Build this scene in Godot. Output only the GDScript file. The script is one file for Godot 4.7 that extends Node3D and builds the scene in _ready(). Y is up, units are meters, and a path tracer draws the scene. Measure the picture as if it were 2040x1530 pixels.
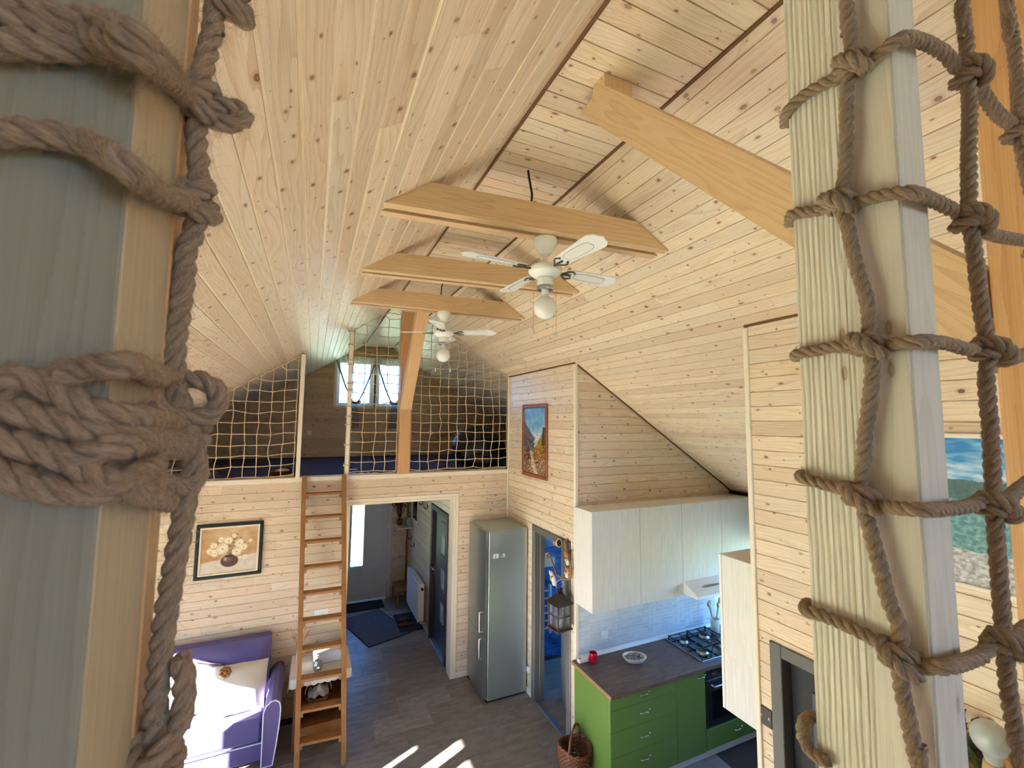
extends Node3D
# A timber house seen from its sleeping loft, through the rope net, towards the loft at the other end.

const XR := 2.512      # face of the right-hand wall
const ZF := -5.625     # face of the partition under the far loft
const ZK := -3.908     # face of the kitchen's back wall
const Z2 := -1.907     # kitchen side of the wall that closes the kitchen
const XE := 4.772      # end wall of the kitchen
const XL := -2.63      # left outer wall
const ZG := -8.58      # far gable wall
const ZN := 3.0        # near gable wall
const YL := 2.6        # loft floor
const FC := 1.0737     # middle of the flat strip of ceiling
const FH := 0.2596     # half its width
const FY := 4.6435     # its height
const SLOPE := 0.6399
const PITCH := 0.0895  # width of a board
const ROPE := 0.0058

var M := {}
var pines: Array = []
var loft_pines: Array = []
var wide_joint := false      # the boards of the left slope are laid with a broad open joint
var rng := RandomNumberGenerator.new()
var taken := {}


# ---------------------------------------------------------------- mesh builder
class MB:
	var v := PackedVector3Array()
	var n := PackedVector3Array()
	var t := PackedVector2Array()

	func tri(a: Vector3, b: Vector3, c: Vector3, na: Vector3, nb: Vector3, nc: Vector3, ta: Vector2, tb: Vector2, tc: Vector2) -> void:
		if (c - a).cross(b - a).dot(na + nb + nc) < 0.0:
			v.append_array([a, c, b]); n.append_array([na, nc, nb]); t.append_array([ta, tc, tb])
		else:
			v.append_array([a, b, c]); n.append_array([na, nb, nc]); t.append_array([ta, tb, tc])

	func quad(a: Vector3, b: Vector3, c: Vector3, d: Vector3, nn: Vector3, ta := Vector2(0, 0), tb := Vector2(1, 0), tc := Vector2(1, 1), td := Vector2(0, 1)) -> void:
		tri(a, b, c, nn, nn, nn, ta, tb, tc)
		tri(a, c, d, nn, nn, nn, ta, tc, td)

	func quads(a: Vector3, b: Vector3, c: Vector3, d: Vector3, na: Vector3, nb: Vector3, nc: Vector3, nd: Vector3, ta: Vector2, tb: Vector2, tc: Vector2, td: Vector2) -> void:
		tri(a, b, c, na, nb, nc, ta, tb, tc)
		tri(a, c, d, na, nc, nd, ta, tc, td)

	func flat(pts: Array, nn: Vector3, ax: int) -> void:
		var c: Vector3 = pts[0]
		for i in range(1, pts.size() - 1):
			tri(c, pts[i], pts[i + 1], nn, nn, nn, uv(c, nn, ax), uv(pts[i], nn, ax), uv(pts[i + 1], nn, ax))

	func uv(p: Vector3, nn: Vector3, ax: int) -> Vector2:
		# u runs along the long axis, v across it
		var b := (ax + 1) % 3
		var c := (ax + 2) % 3
		if absf(nn[ax]) > 0.8:
			return Vector2(p[b], p[c])
		return Vector2(p[ax], p[c] if absf(nn[b]) > absf(nn[c]) else p[b])

	# a box with chamfered edges, grain along its longest side
	func box(lo: Vector3, hi: Vector3, r := 0.003, xf := Transform3D.IDENTITY, shift := Vector3.ZERO) -> void:
		var l0 := lo.min(hi)
		hi = lo.max(hi)
		lo = l0
		var s := hi - lo
		var ax := 0
		if s.y > s[ax]: ax = 1
		if s.z > s[ax]: ax = 2
		r = minf(r, minf(s.x, minf(s.y, s.z)) * 0.45)
		var from := v.size()
		var mid := (lo + hi) * 0.5
		var h := s * 0.5
		for a in 3:
			var b := (a + 1) % 3
			var c := (a + 2) % 3
			for sg in [-1.0, 1.0]:
				var nn := Vector3.ZERO
				nn[a] = sg
				var pts := []
				for k in [[-1, -1], [1, -1], [1, 1], [-1, 1]]:
					var p := Vector3.ZERO
					p[a] = sg * h[a]; p[b] = k[0] * (h[b] - r); p[c] = k[1] * (h[c] - r)
					pts.append(mid + p)
				flat(pts, nn, ax)
			for sb in [-1.0, 1.0]:
				for sc in [-1.0, 1.0]:
					var p1 := Vector3.ZERO; var p2 := Vector3.ZERO; var p3 := Vector3.ZERO; var p4 := Vector3.ZERO
					p1[b] = sb * h[b]; p1[c] = sc * (h[c] - r); p1[a] = -(h[a] - r)
					p2[b] = sb * (h[b] - r); p2[c] = sc * h[c]; p2[a] = -(h[a] - r)
					p3 = p2; p3[a] = h[a] - r
					p4 = p1; p4[a] = h[a] - r
					var nn := Vector3.ZERO
					nn[b] = sb; nn[c] = sc
					flat([mid + p1, mid + p2, mid + p3, mid + p4], nn.normalized(), ax)
		for sx in [-1.0, 1.0]:
			for sy in [-1.0, 1.0]:
				for sz in [-1.0, 1.0]:
					flat([mid + Vector3(sx * h.x, sy * (h.y - r), sz * (h.z - r)), mid + Vector3(sx * (h.x - r), sy * h.y, sz * (h.z - r)), mid + Vector3(sx * (h.x - r), sy * (h.y - r), sz * h.z)], Vector3(sx, sy, sz).normalized(), ax)
		var off := Vector2(shift.x, shift.y)
		for i in range(from, v.size()):
			t[i] += off
			v[i] = xf * v[i]
			n[i] = (xf.basis * n[i]).normalized()

	# a plain box between two points (bar of section w x d)
	func bar(a: Vector3, b: Vector3, w: float, d: float, up := Vector3.UP, r := 0.003, shift := Vector3.ZERO) -> void:
		var z := (b - a).normalized()
		if absf(z.dot(up)) > 0.98:
			up = Vector3.RIGHT
		var x := up.cross(z).normalized()
		var y := z.cross(x)
		var l := a.distance_to(b)
		box(Vector3(-w / 2, -d / 2, 0), Vector3(w / 2, d / 2, l), r, Transform3D(Basis(x, y, z), a), shift)

	func tube(p: PackedVector3Array, rad: float, sides := 8, rad_end := -1.0, cap := true) -> void:
		var fr := frames(p)
		var len := 0.0
		for i in p.size() - 1:
			var r0 := rad if rad_end < 0 else lerpf(rad, rad_end, float(i) / (p.size() - 1))
			var r1 := rad if rad_end < 0 else lerpf(rad, rad_end, float(i + 1) / (p.size() - 1))
			var l2 := len + p[i].distance_to(p[i + 1])
			for k in sides:
				var a0 := TAU * k / sides
				var a1 := TAU * (k + 1) / sides
				var d00: Vector3 = fr[i][0] * cos(a0) + fr[i][1] * sin(a0)
				var d01: Vector3 = fr[i][0] * cos(a1) + fr[i][1] * sin(a1)
				var d10: Vector3 = fr[i + 1][0] * cos(a0) + fr[i + 1][1] * sin(a0)
				var d11: Vector3 = fr[i + 1][0] * cos(a1) + fr[i + 1][1] * sin(a1)
				quads(p[i] + d00 * r0, p[i] + d01 * r0, p[i + 1] + d11 * r1, p[i + 1] + d10 * r1, d00, d01, d11, d10, Vector2(len, float(k) / sides), Vector2(len, float(k + 1) / sides), Vector2(l2, float(k + 1) / sides), Vector2(l2, float(k) / sides))
			len = l2
		if cap:
			for e in [0, p.size() - 1]:
				var nn := (p[0] - p[1]).normalized() if e == 0 else (p[e] - p[e - 1]).normalized()
				var rr := rad if e == 0 or rad_end < 0 else rad_end
				for k in sides:
					var a0 := TAU * k / sides
					var a1 := TAU * (k + 1) / sides
					tri(p[e], p[e] + (fr[e][0] * cos(a0) + fr[e][1] * sin(a0)) * rr, p[e] + (fr[e][0] * cos(a1) + fr[e][1] * sin(a1)) * rr, nn, nn, nn, Vector2(0, 0), Vector2(0, 1), Vector2(1, 1))

	static func frames(p: PackedVector3Array) -> Array:
		var out := []
		var x := Vector3.ZERO
		for i in p.size():
			var tg := (p[mini(i + 1, p.size() - 1)] - p[maxi(i - 1, 0)]).normalized()
			if i == 0:
				x = tg.cross(Vector3.UP if absf(tg.y) < 0.9 else Vector3.RIGHT).normalized()
			else:
				x = (x - tg * x.dot(tg))
				x = x.normalized() if x.length() > 1e-4 else tg.cross(Vector3.FORWARD).normalized()
			out.append([x, tg.cross(x).normalized(), tg])
		return out

	# profile of (radius, height), turned about y
	func lathe(pr: PackedVector2Array, sides := 24, xf := Transform3D.IDENTITY, sharp := false) -> void:
		var nr := []
		for i in pr.size():
			var d := pr[mini(i + 1, pr.size() - 1)] - pr[maxi(i - 1, 0)]
			nr.append(Vector2(d.y, -d.x).normalized())
		for i in pr.size() - 1:
			var fl := pr[i + 1] - pr[i]
			var fn := Vector2(fl.y, -fl.x).normalized()
			var n0: Vector2 = fn if sharp else nr[i]
			var n1: Vector2 = fn if sharp else nr[i + 1]
			for k in sides:
				var a0 := TAU * k / sides
				var a1 := TAU * (k + 1) / sides
				var c0 := Vector3(cos(a0), 0, sin(a0)); var c1 := Vector3(cos(a1), 0, sin(a1))
				var u := Vector3.UP
				quads(xf * (c0 * pr[i].x + u * pr[i].y), xf * (c1 * pr[i].x + u * pr[i].y), xf * (c1 * pr[i + 1].x + u * pr[i + 1].y), xf * (c0 * pr[i + 1].x + u * pr[i + 1].y),
					(xf.basis * (c0 * n0.x + u * n0.y)).normalized(), (xf.basis * (c1 * n0.x + u * n0.y)).normalized(), (xf.basis * (c1 * n1.x + u * n1.y)).normalized(), (xf.basis * (c0 * n1.x + u * n1.y)).normalized(),
					Vector2(float(k) / sides, pr[i].y), Vector2(float(k + 1) / sides, pr[i].y), Vector2(float(k + 1) / sides, pr[i + 1].y), Vector2(float(k) / sides, pr[i + 1].y))

	func ball(c: Vector3, r: Vector3, sides := 12, rings := 8, bas := Basis.IDENTITY) -> void:
		var pr := PackedVector2Array()
		for i in rings + 1:
			var a := -PI / 2 + PI * i / rings
			pr.append(Vector2(maxf(cos(a), 0.001), sin(a)))
		lathe(pr, sides, Transform3D(bas * Basis.from_scale(r), c))

	# a polygon in the local xy plane, pushed out along z
	func prism(poly: PackedVector2Array, depth: float, xf := Transform3D.IDENTITY, grain := 0) -> void:
		var idx := Geometry2D.triangulate_polygon(poly)
		var cw := Geometry2D.is_polygon_clockwise(poly)
		for z in [0.0, depth]:
			var nn := (xf.basis * Vector3(0, 0, 1 if z > 0 else -1) * signf(depth)).normalized()
			for i in range(0, idx.size(), 3):
				var q := [poly[idx[i]], poly[idx[i + 1]], poly[idx[i + 2]]]
				var w := []
				for p in q:
					w.append(Vector2(p.x, p.y) if grain == 0 else Vector2(p.y, p.x))
				tri(xf * Vector3(q[0].x, q[0].y, z), xf * Vector3(q[1].x, q[1].y, z), xf * Vector3(q[2].x, q[2].y, z), nn, nn, nn, w[0], w[1], w[2])
		for i in poly.size():
			var a := poly[i]
			var b := poly[(i + 1) % poly.size()]
			var d := (b - a).normalized()
			var nn := (xf.basis * Vector3(d.y, -d.x, 0)).normalized() * (-1.0 if cw else 1.0)
			var l := a.distance_to(b)
			quad(xf * Vector3(a.x, a.y, 0), xf * Vector3(b.x, b.y, 0), xf * Vector3(b.x, b.y, depth), xf * Vector3(a.x, a.y, depth), nn, Vector2(0, 0), Vector2(l, 0), Vector2(l, depth), Vector2(0, depth))

	# a surface f(u, v) with u, v in 0..1
	func grid(nu: int, nv: int, f: Callable, us := 1.0, vs := 1.0) -> void:
		var p := []
		var nn := []
		for i in nu + 1:
			for j in nv + 1:
				p.append(f.call(float(i) / nu, float(j) / nv))
		for i in nu + 1:
			for j in nv + 1:
				var du: Vector3 = p[mini(i + 1, nu) * (nv + 1) + j] - p[maxi(i - 1, 0) * (nv + 1) + j]
				var dv: Vector3 = p[i * (nv + 1) + mini(j + 1, nv)] - p[i * (nv + 1) + maxi(j - 1, 0)]
				nn.append(du.cross(dv).normalized())
		for i in nu:
			for j in nv:
				var a := i * (nv + 1) + j
				var b := (i + 1) * (nv + 1) + j
				quads(p[a], p[b], p[b + 1], p[a + 1], nn[a], nn[b], nn[b + 1], nn[a + 1], Vector2(us * i / nu, vs * j / nv), Vector2(us * (i + 1) / nu, vs * j / nv), Vector2(us * (i + 1) / nu, vs * (j + 1) / nv), Vector2(us * i / nu, vs * (j + 1) / nv))

	# laid rope: three strands wound round the path
	func laid(p: PackedVector3Array, rad: float, pitch := 0.03, sides := 7, start := 0.0) -> void:
		var fr := frames(p)
		var ps := [PackedVector3Array(), PackedVector3Array(), PackedVector3Array()]
		var len := start
		for i in p.size():
			if i > 0:
				len += p[i].distance_to(p[i - 1])
			for k in 3:
				var a := TAU * (len / pitch + k / 3.0)
				ps[k].append(p[i] + (fr[i][0] * cos(a) + fr[i][1] * sin(a)) * rad * 0.52)
		for k in 3:
			tube(ps[k], rad * 0.56, sides)

	func mesh() -> ArrayMesh:
		var m := ArrayMesh.new()
		if v.is_empty():
			return m
		var a := []
		a.resize(Mesh.ARRAY_MAX)
		a[Mesh.ARRAY_VERTEX] = v
		a[Mesh.ARRAY_NORMAL] = n
		a[Mesh.ARRAY_TEX_UV] = t
		m.add_surface_from_arrays(Mesh.PRIMITIVE_TRIANGLES, a)
		return m


# ---------------------------------------------------------------- nodes
func numbered(called: String) -> String:
	if not taken.has(called):
		taken[called] = 0
		return called
	taken[called] += 1
	return "%s_%03d" % [called, taken[called]]

func thing(called: String, label: String, category: String, at := Vector3.ZERO, group := "", kind := "") -> Node3D:
	var o := Node3D.new()
	o.name = numbered(called)
	add_child(o)
	o.position = at
	tag(o, label, category, group, kind)
	return o

func tag(o: Node3D, label: String, category: String, group := "", kind := "") -> Node3D:
	o.set_meta("label", label)
	o.set_meta("category", category)
	if group: o.set_meta("group", group)
	if kind: o.set_meta("kind", kind)
	return o

# one mesh; a part when it has a parent. Shapes are given in the room's axes, so a thing's own place is taken off.
func obj(called: String, mb, m: Material, parent: Node3D = null, label := "") -> MeshInstance3D:
	var o := MeshInstance3D.new()
	o.mesh = mb.mesh() if mb is MB else mb
	o.material_override = m
	if parent == null:
		o.name = numbered(called)
		add_child(o)
	else:
		o.name = called
		parent.add_child(o, true)
		var at := Vector3.ZERO
		var q: Node = parent
		while q != self:
			at += q.position
			q = q.get_parent()
		o.position = -at
	if label: o.set_meta("label", label)
	return o

func struct(called: String, mb, m: Material, label := "", category := "") -> MeshInstance3D:
	var o := obj(called, mb, m)
	o.set_meta("kind", "structure")
	o.set_meta("label", label)
	o.set_meta("category", category)
	return o

func V3(x: float, y: float, z: float) -> Vector3:
	return Vector3(x, y, z)

func one(lo: Vector3, hi: Vector3, r := 0.003) -> MB:
	var b := MB.new()
	b.box(lo, hi, r, Transform3D.IDENTITY, V3(rng.randf() * 3.0, rng.randf() * 3.0, 0))
	return b

func slope_y(x: float) -> float:
	return minf(FY, FY - SLOPE * (absf(x - FC) - FH))


# ---------------------------------------------------------------- textures and materials
func tex(im: Image) -> ImageTexture:
	im.generate_mipmaps()
	return ImageTexture.create_from_image(im)

# rows of boards, grain along x: rings, streaks and knots
func wood(w: int, h: int, rows: int, sd: int, base: Color, dark: Color, knot: Color, knots: float, rings: float, tone := 0.06, size := 1.0) -> ImageTexture:
	var r := RandomNumberGenerator.new()
	r.seed = sd
	var na := FastNoiseLite.new(); na.seed = sd; na.frequency = 1.0; na.fractal_octaves = 2
	var nb := FastNoiseLite.new(); nb.seed = sd + 7; nb.frequency = 1.0; nb.fractal_octaves = 2
	var data := PackedByteArray()
	data.resize(w * h * 3)
	var rh := h / rows
	for q in rows:
		var tn := 1.0 + (r.randf() - 0.5) * 2.0 * tone
		var warm := (r.randf() - 0.5) * tone * 0.6
		var off := r.randf() * 300.0
		var rg := rings * (0.5 + r.randf())
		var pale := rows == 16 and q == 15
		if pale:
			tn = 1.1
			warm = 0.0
		var ks := []
		var u := r.randf() * 60.0
		while u < w and not pale:
			var big := r.randf()
			var kr := (2.2 + 5.5 * big * big) * size
			ks.append([u, r.randf_range(0.08, 0.92) * rh, kr * r.randf_range(1.0, 1.8), kr * r.randf_range(0.6, 0.95), r.randf_range(0.5, 1.0)])
			if r.randf() < 0.35:
				ks.append([u + r.randf_range(-14, 14) * size, r.randf_range(0.1, 0.9) * rh, kr * 0.5, kr * 0.35, 0.8])
			u += r.randf_range(0.35, 1.7) * w / maxf(knots, 0.01)
		for y in rh:
			var fy := float(y)
			for x in w:
				var wob := na.get_noise_2d(x * 0.0016 + off, fy * 0.012 + off)
				var g := fposmod((fy / rh) * rg + wob * 1.9, 1.0)
				g = g * g * g
				var s := nb.get_noise_2d(x * 0.006 + off, fy * 0.55 + off)
				var k := clampf(0.5 * g + 0.34 * s + 0.12, 0.0, 1.0)
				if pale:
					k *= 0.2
				var at := ((q * rh + y) * w + x) * 3
				data[at] = int(clampf(lerpf(base.r, dark.r, k) * (tn + warm), 0, 1) * 255)
				data[at + 1] = int(clampf(lerpf(base.g, dark.g, k) * tn, 0, 1) * 255)
				data[at + 2] = int(clampf(lerpf(base.b, dark.b, k) * (tn - warm), 0, 1) * 255)
		for e in ks:
			var x0 := int(e[0] - e[2] * 2.4)
			var x1 := int(e[0] + e[2] * 2.4)
			var y0 := maxi(0, int(e[1] - e[3] * 2.4))
			var y1 := mini(rh - 1, int(e[1] + e[3] * 2.4))
			for y in range(y0, y1 + 1):
				for x in range(x0, x1 + 1):
					var dx: float = (x - e[0]) / e[2]
					var dy: float = (y - e[1]) / e[3]
					var d := sqrt(dx * dx + dy * dy)
					var a: float = e[4] * (1.0 - smoothstep(0.75, 1.15, d)) * (0.72 + 0.28 * smoothstep(0.3, 0.9, d))
					a = maxf(a, 0.22 * e[4] * (1.0 - smoothstep(1.0, 2.3, d)))
					var at := ((q * rh + y) * w + posmod(x, w)) * 3
					data[at] = int(lerpf(data[at], knot.r * 255, a))
					data[at + 1] = int(lerpf(data[at + 1], knot.g * 255, a))
					data[at + 2] = int(lerpf(data[at + 2], knot.b * 255, a))
	if rows == 1:      # mirrored, so that repeats join without a seam
		for y in h:
			for x in w:
				var sx := x if x < w / 2 else w - 1 - x
				var sy := y if y < h / 2 else h - 1 - y
				if sx != x or sy != y:
					for c in 3:
						data[(y * w + x) * 3 + c] = data[(sy * w + sx) * 3 + c]
	return tex(Image.create_from_data(w, h, false, Image.FORMAT_RGB8, data))

# stretched two-layer noise between two colours
func mottle(w: int, h: int, sd: int, a: Color, b: Color, fx: float, fy: float, fine := 0.3, fmul := 6.0, low := -0.6, high := 0.6) -> ImageTexture:
	var na := FastNoiseLite.new(); na.seed = sd; na.frequency = 1.0; na.fractal_octaves = 3
	var nb := FastNoiseLite.new(); nb.seed = sd + 3; nb.frequency = 1.0; nb.fractal_octaves = 2
	var im := Image.create(w, h, false, Image.FORMAT_RGB8)
	for y in h:
		for x in w:
			var k := na.get_noise_2d(x * fx, y * fy) * (1.0 - fine) + nb.get_noise_2d(x * fx * fmul, y * fy * fmul) * fine
			im.set_pixel(x, y, a.lerp(b, clampf((k - low) / (high - low), 0, 1)))
	return tex(im)

func mat(key: String, color: Color, rough := 0.6, t: Texture2D = null, us := 1.0, vs := 1.0, metal := 0.0) -> StandardMaterial3D:
	var m := StandardMaterial3D.new()
	m.resource_name = key
	m.albedo_color = color
	m.roughness = rough
	m.metallic = metal
	if t:
		m.albedo_texture = t
		m.uv1_scale = V3(us, vs, 1)
	M[key] = m
	return m

func hexc(s: String) -> Color:
	return Color.html(s)

func materials() -> void:
	var atlas := wood(2048, 1024, 16, 11, hexc("efdfc8"), hexc("d0b08c"), hexc("6c4226"), 13.0, 5.0, 0.03, 1.0)
	for i in 5:
		var c: Color = [hexc("ffffff"), hexc("fbf8f4"), hexc("f8f3ee"), hexc("fffcf7"), hexc("f6efe8")][i]
		var m := mat("pine_%d" % i, c, 0.32, atlas)
		m.metallic_specular = 0.45
		pines.append(m)
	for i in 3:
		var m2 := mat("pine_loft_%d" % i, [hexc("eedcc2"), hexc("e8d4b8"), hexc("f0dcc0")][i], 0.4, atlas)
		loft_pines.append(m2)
	mat("pine_back", hexc("c4ac92"), 0.8)
	var beam := wood(2048, 256, 1, 23, hexc("e2c096"), hexc("c89e70"), hexc("7c4a24"), 7.0, 9.0, 0.02, 1.5)
	mat("beam", hexc("ffffff"), 0.45, beam, 0.3, 3.2)
	mat("beam_pale", hexc("fff4e4"), 0.45, beam, 0.3, 3.2)
	mat("post_orange", hexc("f0dcc4"), 0.45, beam, 0.3, 3.2)
	mat("trim", hexc("ffffff"), 0.45, wood(512, 64, 1, 5, hexc("f2e8d6"), hexc("e0cfb2"), hexc("8a5a2c"), 2.0, 3.0), 0.8, 12.0)
	mat("trim_dark", hexc("6d4a26"), 0.6)
	mat("stained", hexc("ffffff"), 0.5, wood(1024, 128, 1, 41, hexc("a2703c"), hexc("714620"), hexc("402610"), 5.0, 6.0, 0.02, 1.0), 0.7, 8.0)
	var plane := wood(1024, 256, 1, 61, hexc("e6e0d2"), hexc("cfc5b0"), hexc("86684a"), 1.6, 10.0, 0.02, 1.6)
	mat("planed", hexc("ffffff"), 0.55, plane, 1.2, 9.0)
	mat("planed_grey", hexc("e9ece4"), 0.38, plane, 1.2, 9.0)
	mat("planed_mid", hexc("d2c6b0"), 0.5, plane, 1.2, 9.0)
	mat("planed_shaded", hexc("9fa195"), 0.5, plane, 1.2, 9.0)  # darker bare wood, with the dim light on the left post's front put in
	# floor
	mat("floor", hexc("ffffff"), 0.42, mottle(512, 256, 3, hexc("85817b"), hexc("aca69d"), 0.008, 0.03, 0.35), 0.8, 1.6)
	mat("floor_b", hexc("f0ece8"), 0.42, mottle(512, 256, 9, hexc("7e7973"), hexc("a69f96"), 0.008, 0.03, 0.35), 0.8, 1.6)
	mat("floor_c", hexc("e4e0dc"), 0.42, M.floor.albedo_texture, 0.7, 1.3)
	mat("slab", hexc("3a3530"), 0.9)
	mat("outside_wall", hexc("c9c2b4"), 0.9)
	mat("lawn", hexc("8f9a6c"), 0.95)
	# kitchen
	var white_wood := mottle(512, 256, 17, hexc("edebe6"), hexc("dcd8d2"), 0.005, 0.1, 0.4, 3.0)
	mat("white_front", hexc("ffffff"), 0.5, white_wood, 0.8, 1.6)
	mat("white_edge", hexc("f0eee8"), 0.5)
	mat("green", hexc("587332"), 0.45)
	mat("worktop", hexc("ffffff"), 0.42, mottle(512, 128, 29, hexc("4a3c34"), hexc("6f5f54"), 0.008, 0.09, 0.4, 3.0), 0.9, 2.0)
	mat("worktop_edge", hexc("8a6a44"), 0.5)
	mat("brick_glaze", hexc("d2d6d9"), 0.35)
	mat("brick_glaze_b", hexc("c8cdd1"), 0.35)
	mat("panel_joint", hexc("f0f2f2"), 0.5)
	mat("plastic_white", hexc("f2f2ef"), 0.4)
	mat("plinth", hexc("cfcac0"), 0.5)
	mat("chrome", hexc("d8d8d8"), 0.18, null, 1, 1, 1.0)
	mat("steel", hexc("b9bcbd"), 0.3, null, 1, 1, 1.0)
	mat("fridge", hexc("a8b2b2"), 0.34, mottle(512, 128, 37, hexc("ffffff"), hexc("e8e8e8"), 0.2, 0.004, 0.5), 1.0, 1.0, 0.9)
	mat("fridge_side", hexc("bcc8c8"), 0.28, null, 1, 1, 0.75)
	mat("black", hexc("141414"), 0.35)
	mat("black_glass", hexc("08090b"), 0.08)
	mat("iron", hexc("1e1e20"), 0.55)
	mat("red", hexc("c01030"), 0.25)
	mat("ceramic", hexc("ede8dd"), 0.3)
	mat("wood_pale", hexc("caa878"), 0.6)
	# cloth
	var ft := mottle(256, 256, 51, hexc("ffffff"), hexc("d8d8d8"), 0.4, 0.4, 0.5, 3.0)
	var vio := mat("violet", hexc("685f94"), 0.85, ft, 3.0, 3.0)
	vio.rim_enabled = true; vio.rim = 0.5; vio.rim_tint = 0.5
	mat("piping", hexc("e4e2ee"), 0.7)
	mat("cushion_cream", hexc("f1ebe0"), 0.9, ft, 2.0, 2.0)
	mat("cushion_grey", hexc("b9b4b8"), 0.9, mottle(256, 256, 53, hexc("f5f3f4"), hexc("8f8890"), 0.03, 0.03, 0.4), 1.0, 1.0)
	mat("cushion_white", hexc("f6f5f3"), 0.9, ft, 2.0, 2.0)
	mat("cloth_lace", hexc("ece8e0"), 0.85, ft, 2.0, 2.0)
	mat("rug", hexc("ffffff"), 0.95, mottle(256, 256, 57, hexc("4a4c58"), hexc("74757f"), 0.06, 0.06, 0.6, 5.0), 1.0, 1.0)
	mat("boot_mat", hexc("30303a"), 0.95)
	mat("doormat", hexc("2c2220"), 0.95)
	mat("carpet", hexc("3f3a52"), 0.95, ft, 6.0, 6.0)
	mat("leather_dark", hexc("14161f"), 0.38)
	var sheer := mat("sheer", Color(0.75, 0.74, 0.72, 0.5), 0.9)
	sheer.transparency = BaseMaterial3D.TRANSPARENCY_ALPHA
	sheer.backlight_enabled = true
	sheer.backlight = Color(0.35, 0.34, 0.33)
	sheer.cull_mode = BaseMaterial3D.CULL_DISABLED
	mat("curtain_edge", hexc("9a958e"), 0.9)
	mat("bow", hexc("3a2c26"), 0.9)
	# rope
	var jute := mottle(256, 64, 71, hexc("b09a7e"), hexc("6c5844"), 0.03, 0.35, 0.5, 3.0, -0.55, 0.55)
	mat("jute", hexc("ffffff"), 0.95, jute, 12.0, 1.0)
	mat("jute_pale", hexc("d9bd98"), 0.9)
	mat("fibre", hexc("b09474"), 0.95)
	# fan and fittings
	mat("fan_white", hexc("f8f8f4"), 0.25)
	mat("cane", hexc("fbfbf6"), 0.6, mottle(64, 64, 81, hexc("ffffff"), hexc("dedcd4"), 0.9, 0.9, 0.6), 8.0, 8.0)
	mat("brass_old", hexc("6d6252"), 0.4, null, 1, 1, 0.8)
	var milk := mat("opal", hexc("f6f4f0"), 0.12)
	milk.clearcoat_enabled = true; milk.clearcoat = 0.6
	mat("cord", hexc("d8b48c"), 0.7)
	mat("cable", hexc("1c1612"), 0.5)
	# hall and doors
	mat("door_white", hexc("dedede"), 0.4)
	mat("door_grey", hexc("6c6c6a"), 0.5)
	mat("frame_grey", hexc("5e5d5a"), 0.5)
	mat("door_dark", hexc("3a3d46"), 0.45)
	mat("doorway_shade", hexc("17191d"), 0.6)  # shade inside the open doorway, given as a near-black colour
	mat("door_glass", hexc("8fa4b4"), 0.15)
	mat("frame_dark", hexc("2c2c30"), 0.5)
	mat("radiator", hexc("ececea"), 0.35)
	mat("blue_wall", hexc("ffffff"), 0.5, mottle(256, 256, 91, hexc("2a4a80"), hexc("5c92d8"), 0.012, 0.05, 0.45, 4.0), 1.0, 1.0)
	mat("blue_floor", hexc("4a5566"), 0.5)
	var pane := mat("pane", Color(0.95, 0.98, 1.0, 0.06), 0.0)
	pane.transparency = BaseMaterial3D.TRANSPARENCY_ALPHA
	# frames, decoration
	mat("frame_black", hexc("1d2422"), 0.3)
	mat("frame_mat", hexc("f0e4cc"), 0.7)
	mat("frame_red", hexc("8a4420"), 0.35)
	mat("picture_flowers", hexc("ffffff"), 0.6, flowers())
	mat("picture_valley", hexc("ffffff"), 0.3, valley())
	mat("picture_sea", hexc("ffffff"), 0.55, sea())
	mat("wicker", hexc("6a3d22"), 0.6)
	mat("drift", hexc("8a6a4c"), 0.8)
	mat("lantern_wood", hexc("4a3122"), 0.7)
	mat("lantern_roof", hexc("1d1714"), 0.6)
	mat("candle", hexc("e2ddd0"), 0.5)
	mat("mask", hexc("dcd3c2"), 0.6)
	mat("orange_wood", hexc("b4743c"), 0.6)
	mat("leaf", hexc("4d6236"), 0.6)
	mat("dry_plant", hexc("5c3a24"), 0.9)
	mat("stalk", hexc("b48c64"), 0.8)
	var fr := mat("frosted", Color(0.72, 0.74, 0.74, 1.0), 0.22)
	fr.clearcoat_enabled = true
	mat("plate_dark", hexc("3a2a24"), 0.4, mottle(64, 64, 95, hexc("ffffff"), hexc("807878"), 0.08, 0.08))
	mat("wrapper", hexc("c9c6c4"), 0.35, mottle(64, 64, 97, hexc("ffffff"), hexc("6a5448"), 0.25, 0.25, 0.4, 3.0, -0.3, 0.3), 1.0, 1.0, 0.3)
	mat("magnet", hexc("ffffff"), 0.4, mottle(64, 32, 99, hexc("f2f2f2"), hexc("2c4c78"), 0.12, 0.12, 0.4, 3.0, -0.2, 0.3))
	mat("clay", hexc("a4733f"), 0.7)

func blob(im: Image, c: Vector2, r: Vector2, col: Color, soft := 0.25) -> void:
	for y in range(maxi(0, int(c.y - r.y * (1 + soft))), mini(im.get_height(), int(c.y + r.y * (1 + soft)) + 1)):
		for x in range(maxi(0, int(c.x - r.x * (1 + soft))), mini(im.get_width(), int(c.x + r.x * (1 + soft)) + 1)):
			var d := Vector2((x - c.x) / r.x, (y - c.y) / r.y).length()
			var a := 1.0 - smoothstep(1.0 - soft, 1.0 + soft, d)
			if a > 0.0:
				im.set_pixel(x, y, im.get_pixel(x, y).lerp(col, a * col.a))

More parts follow.
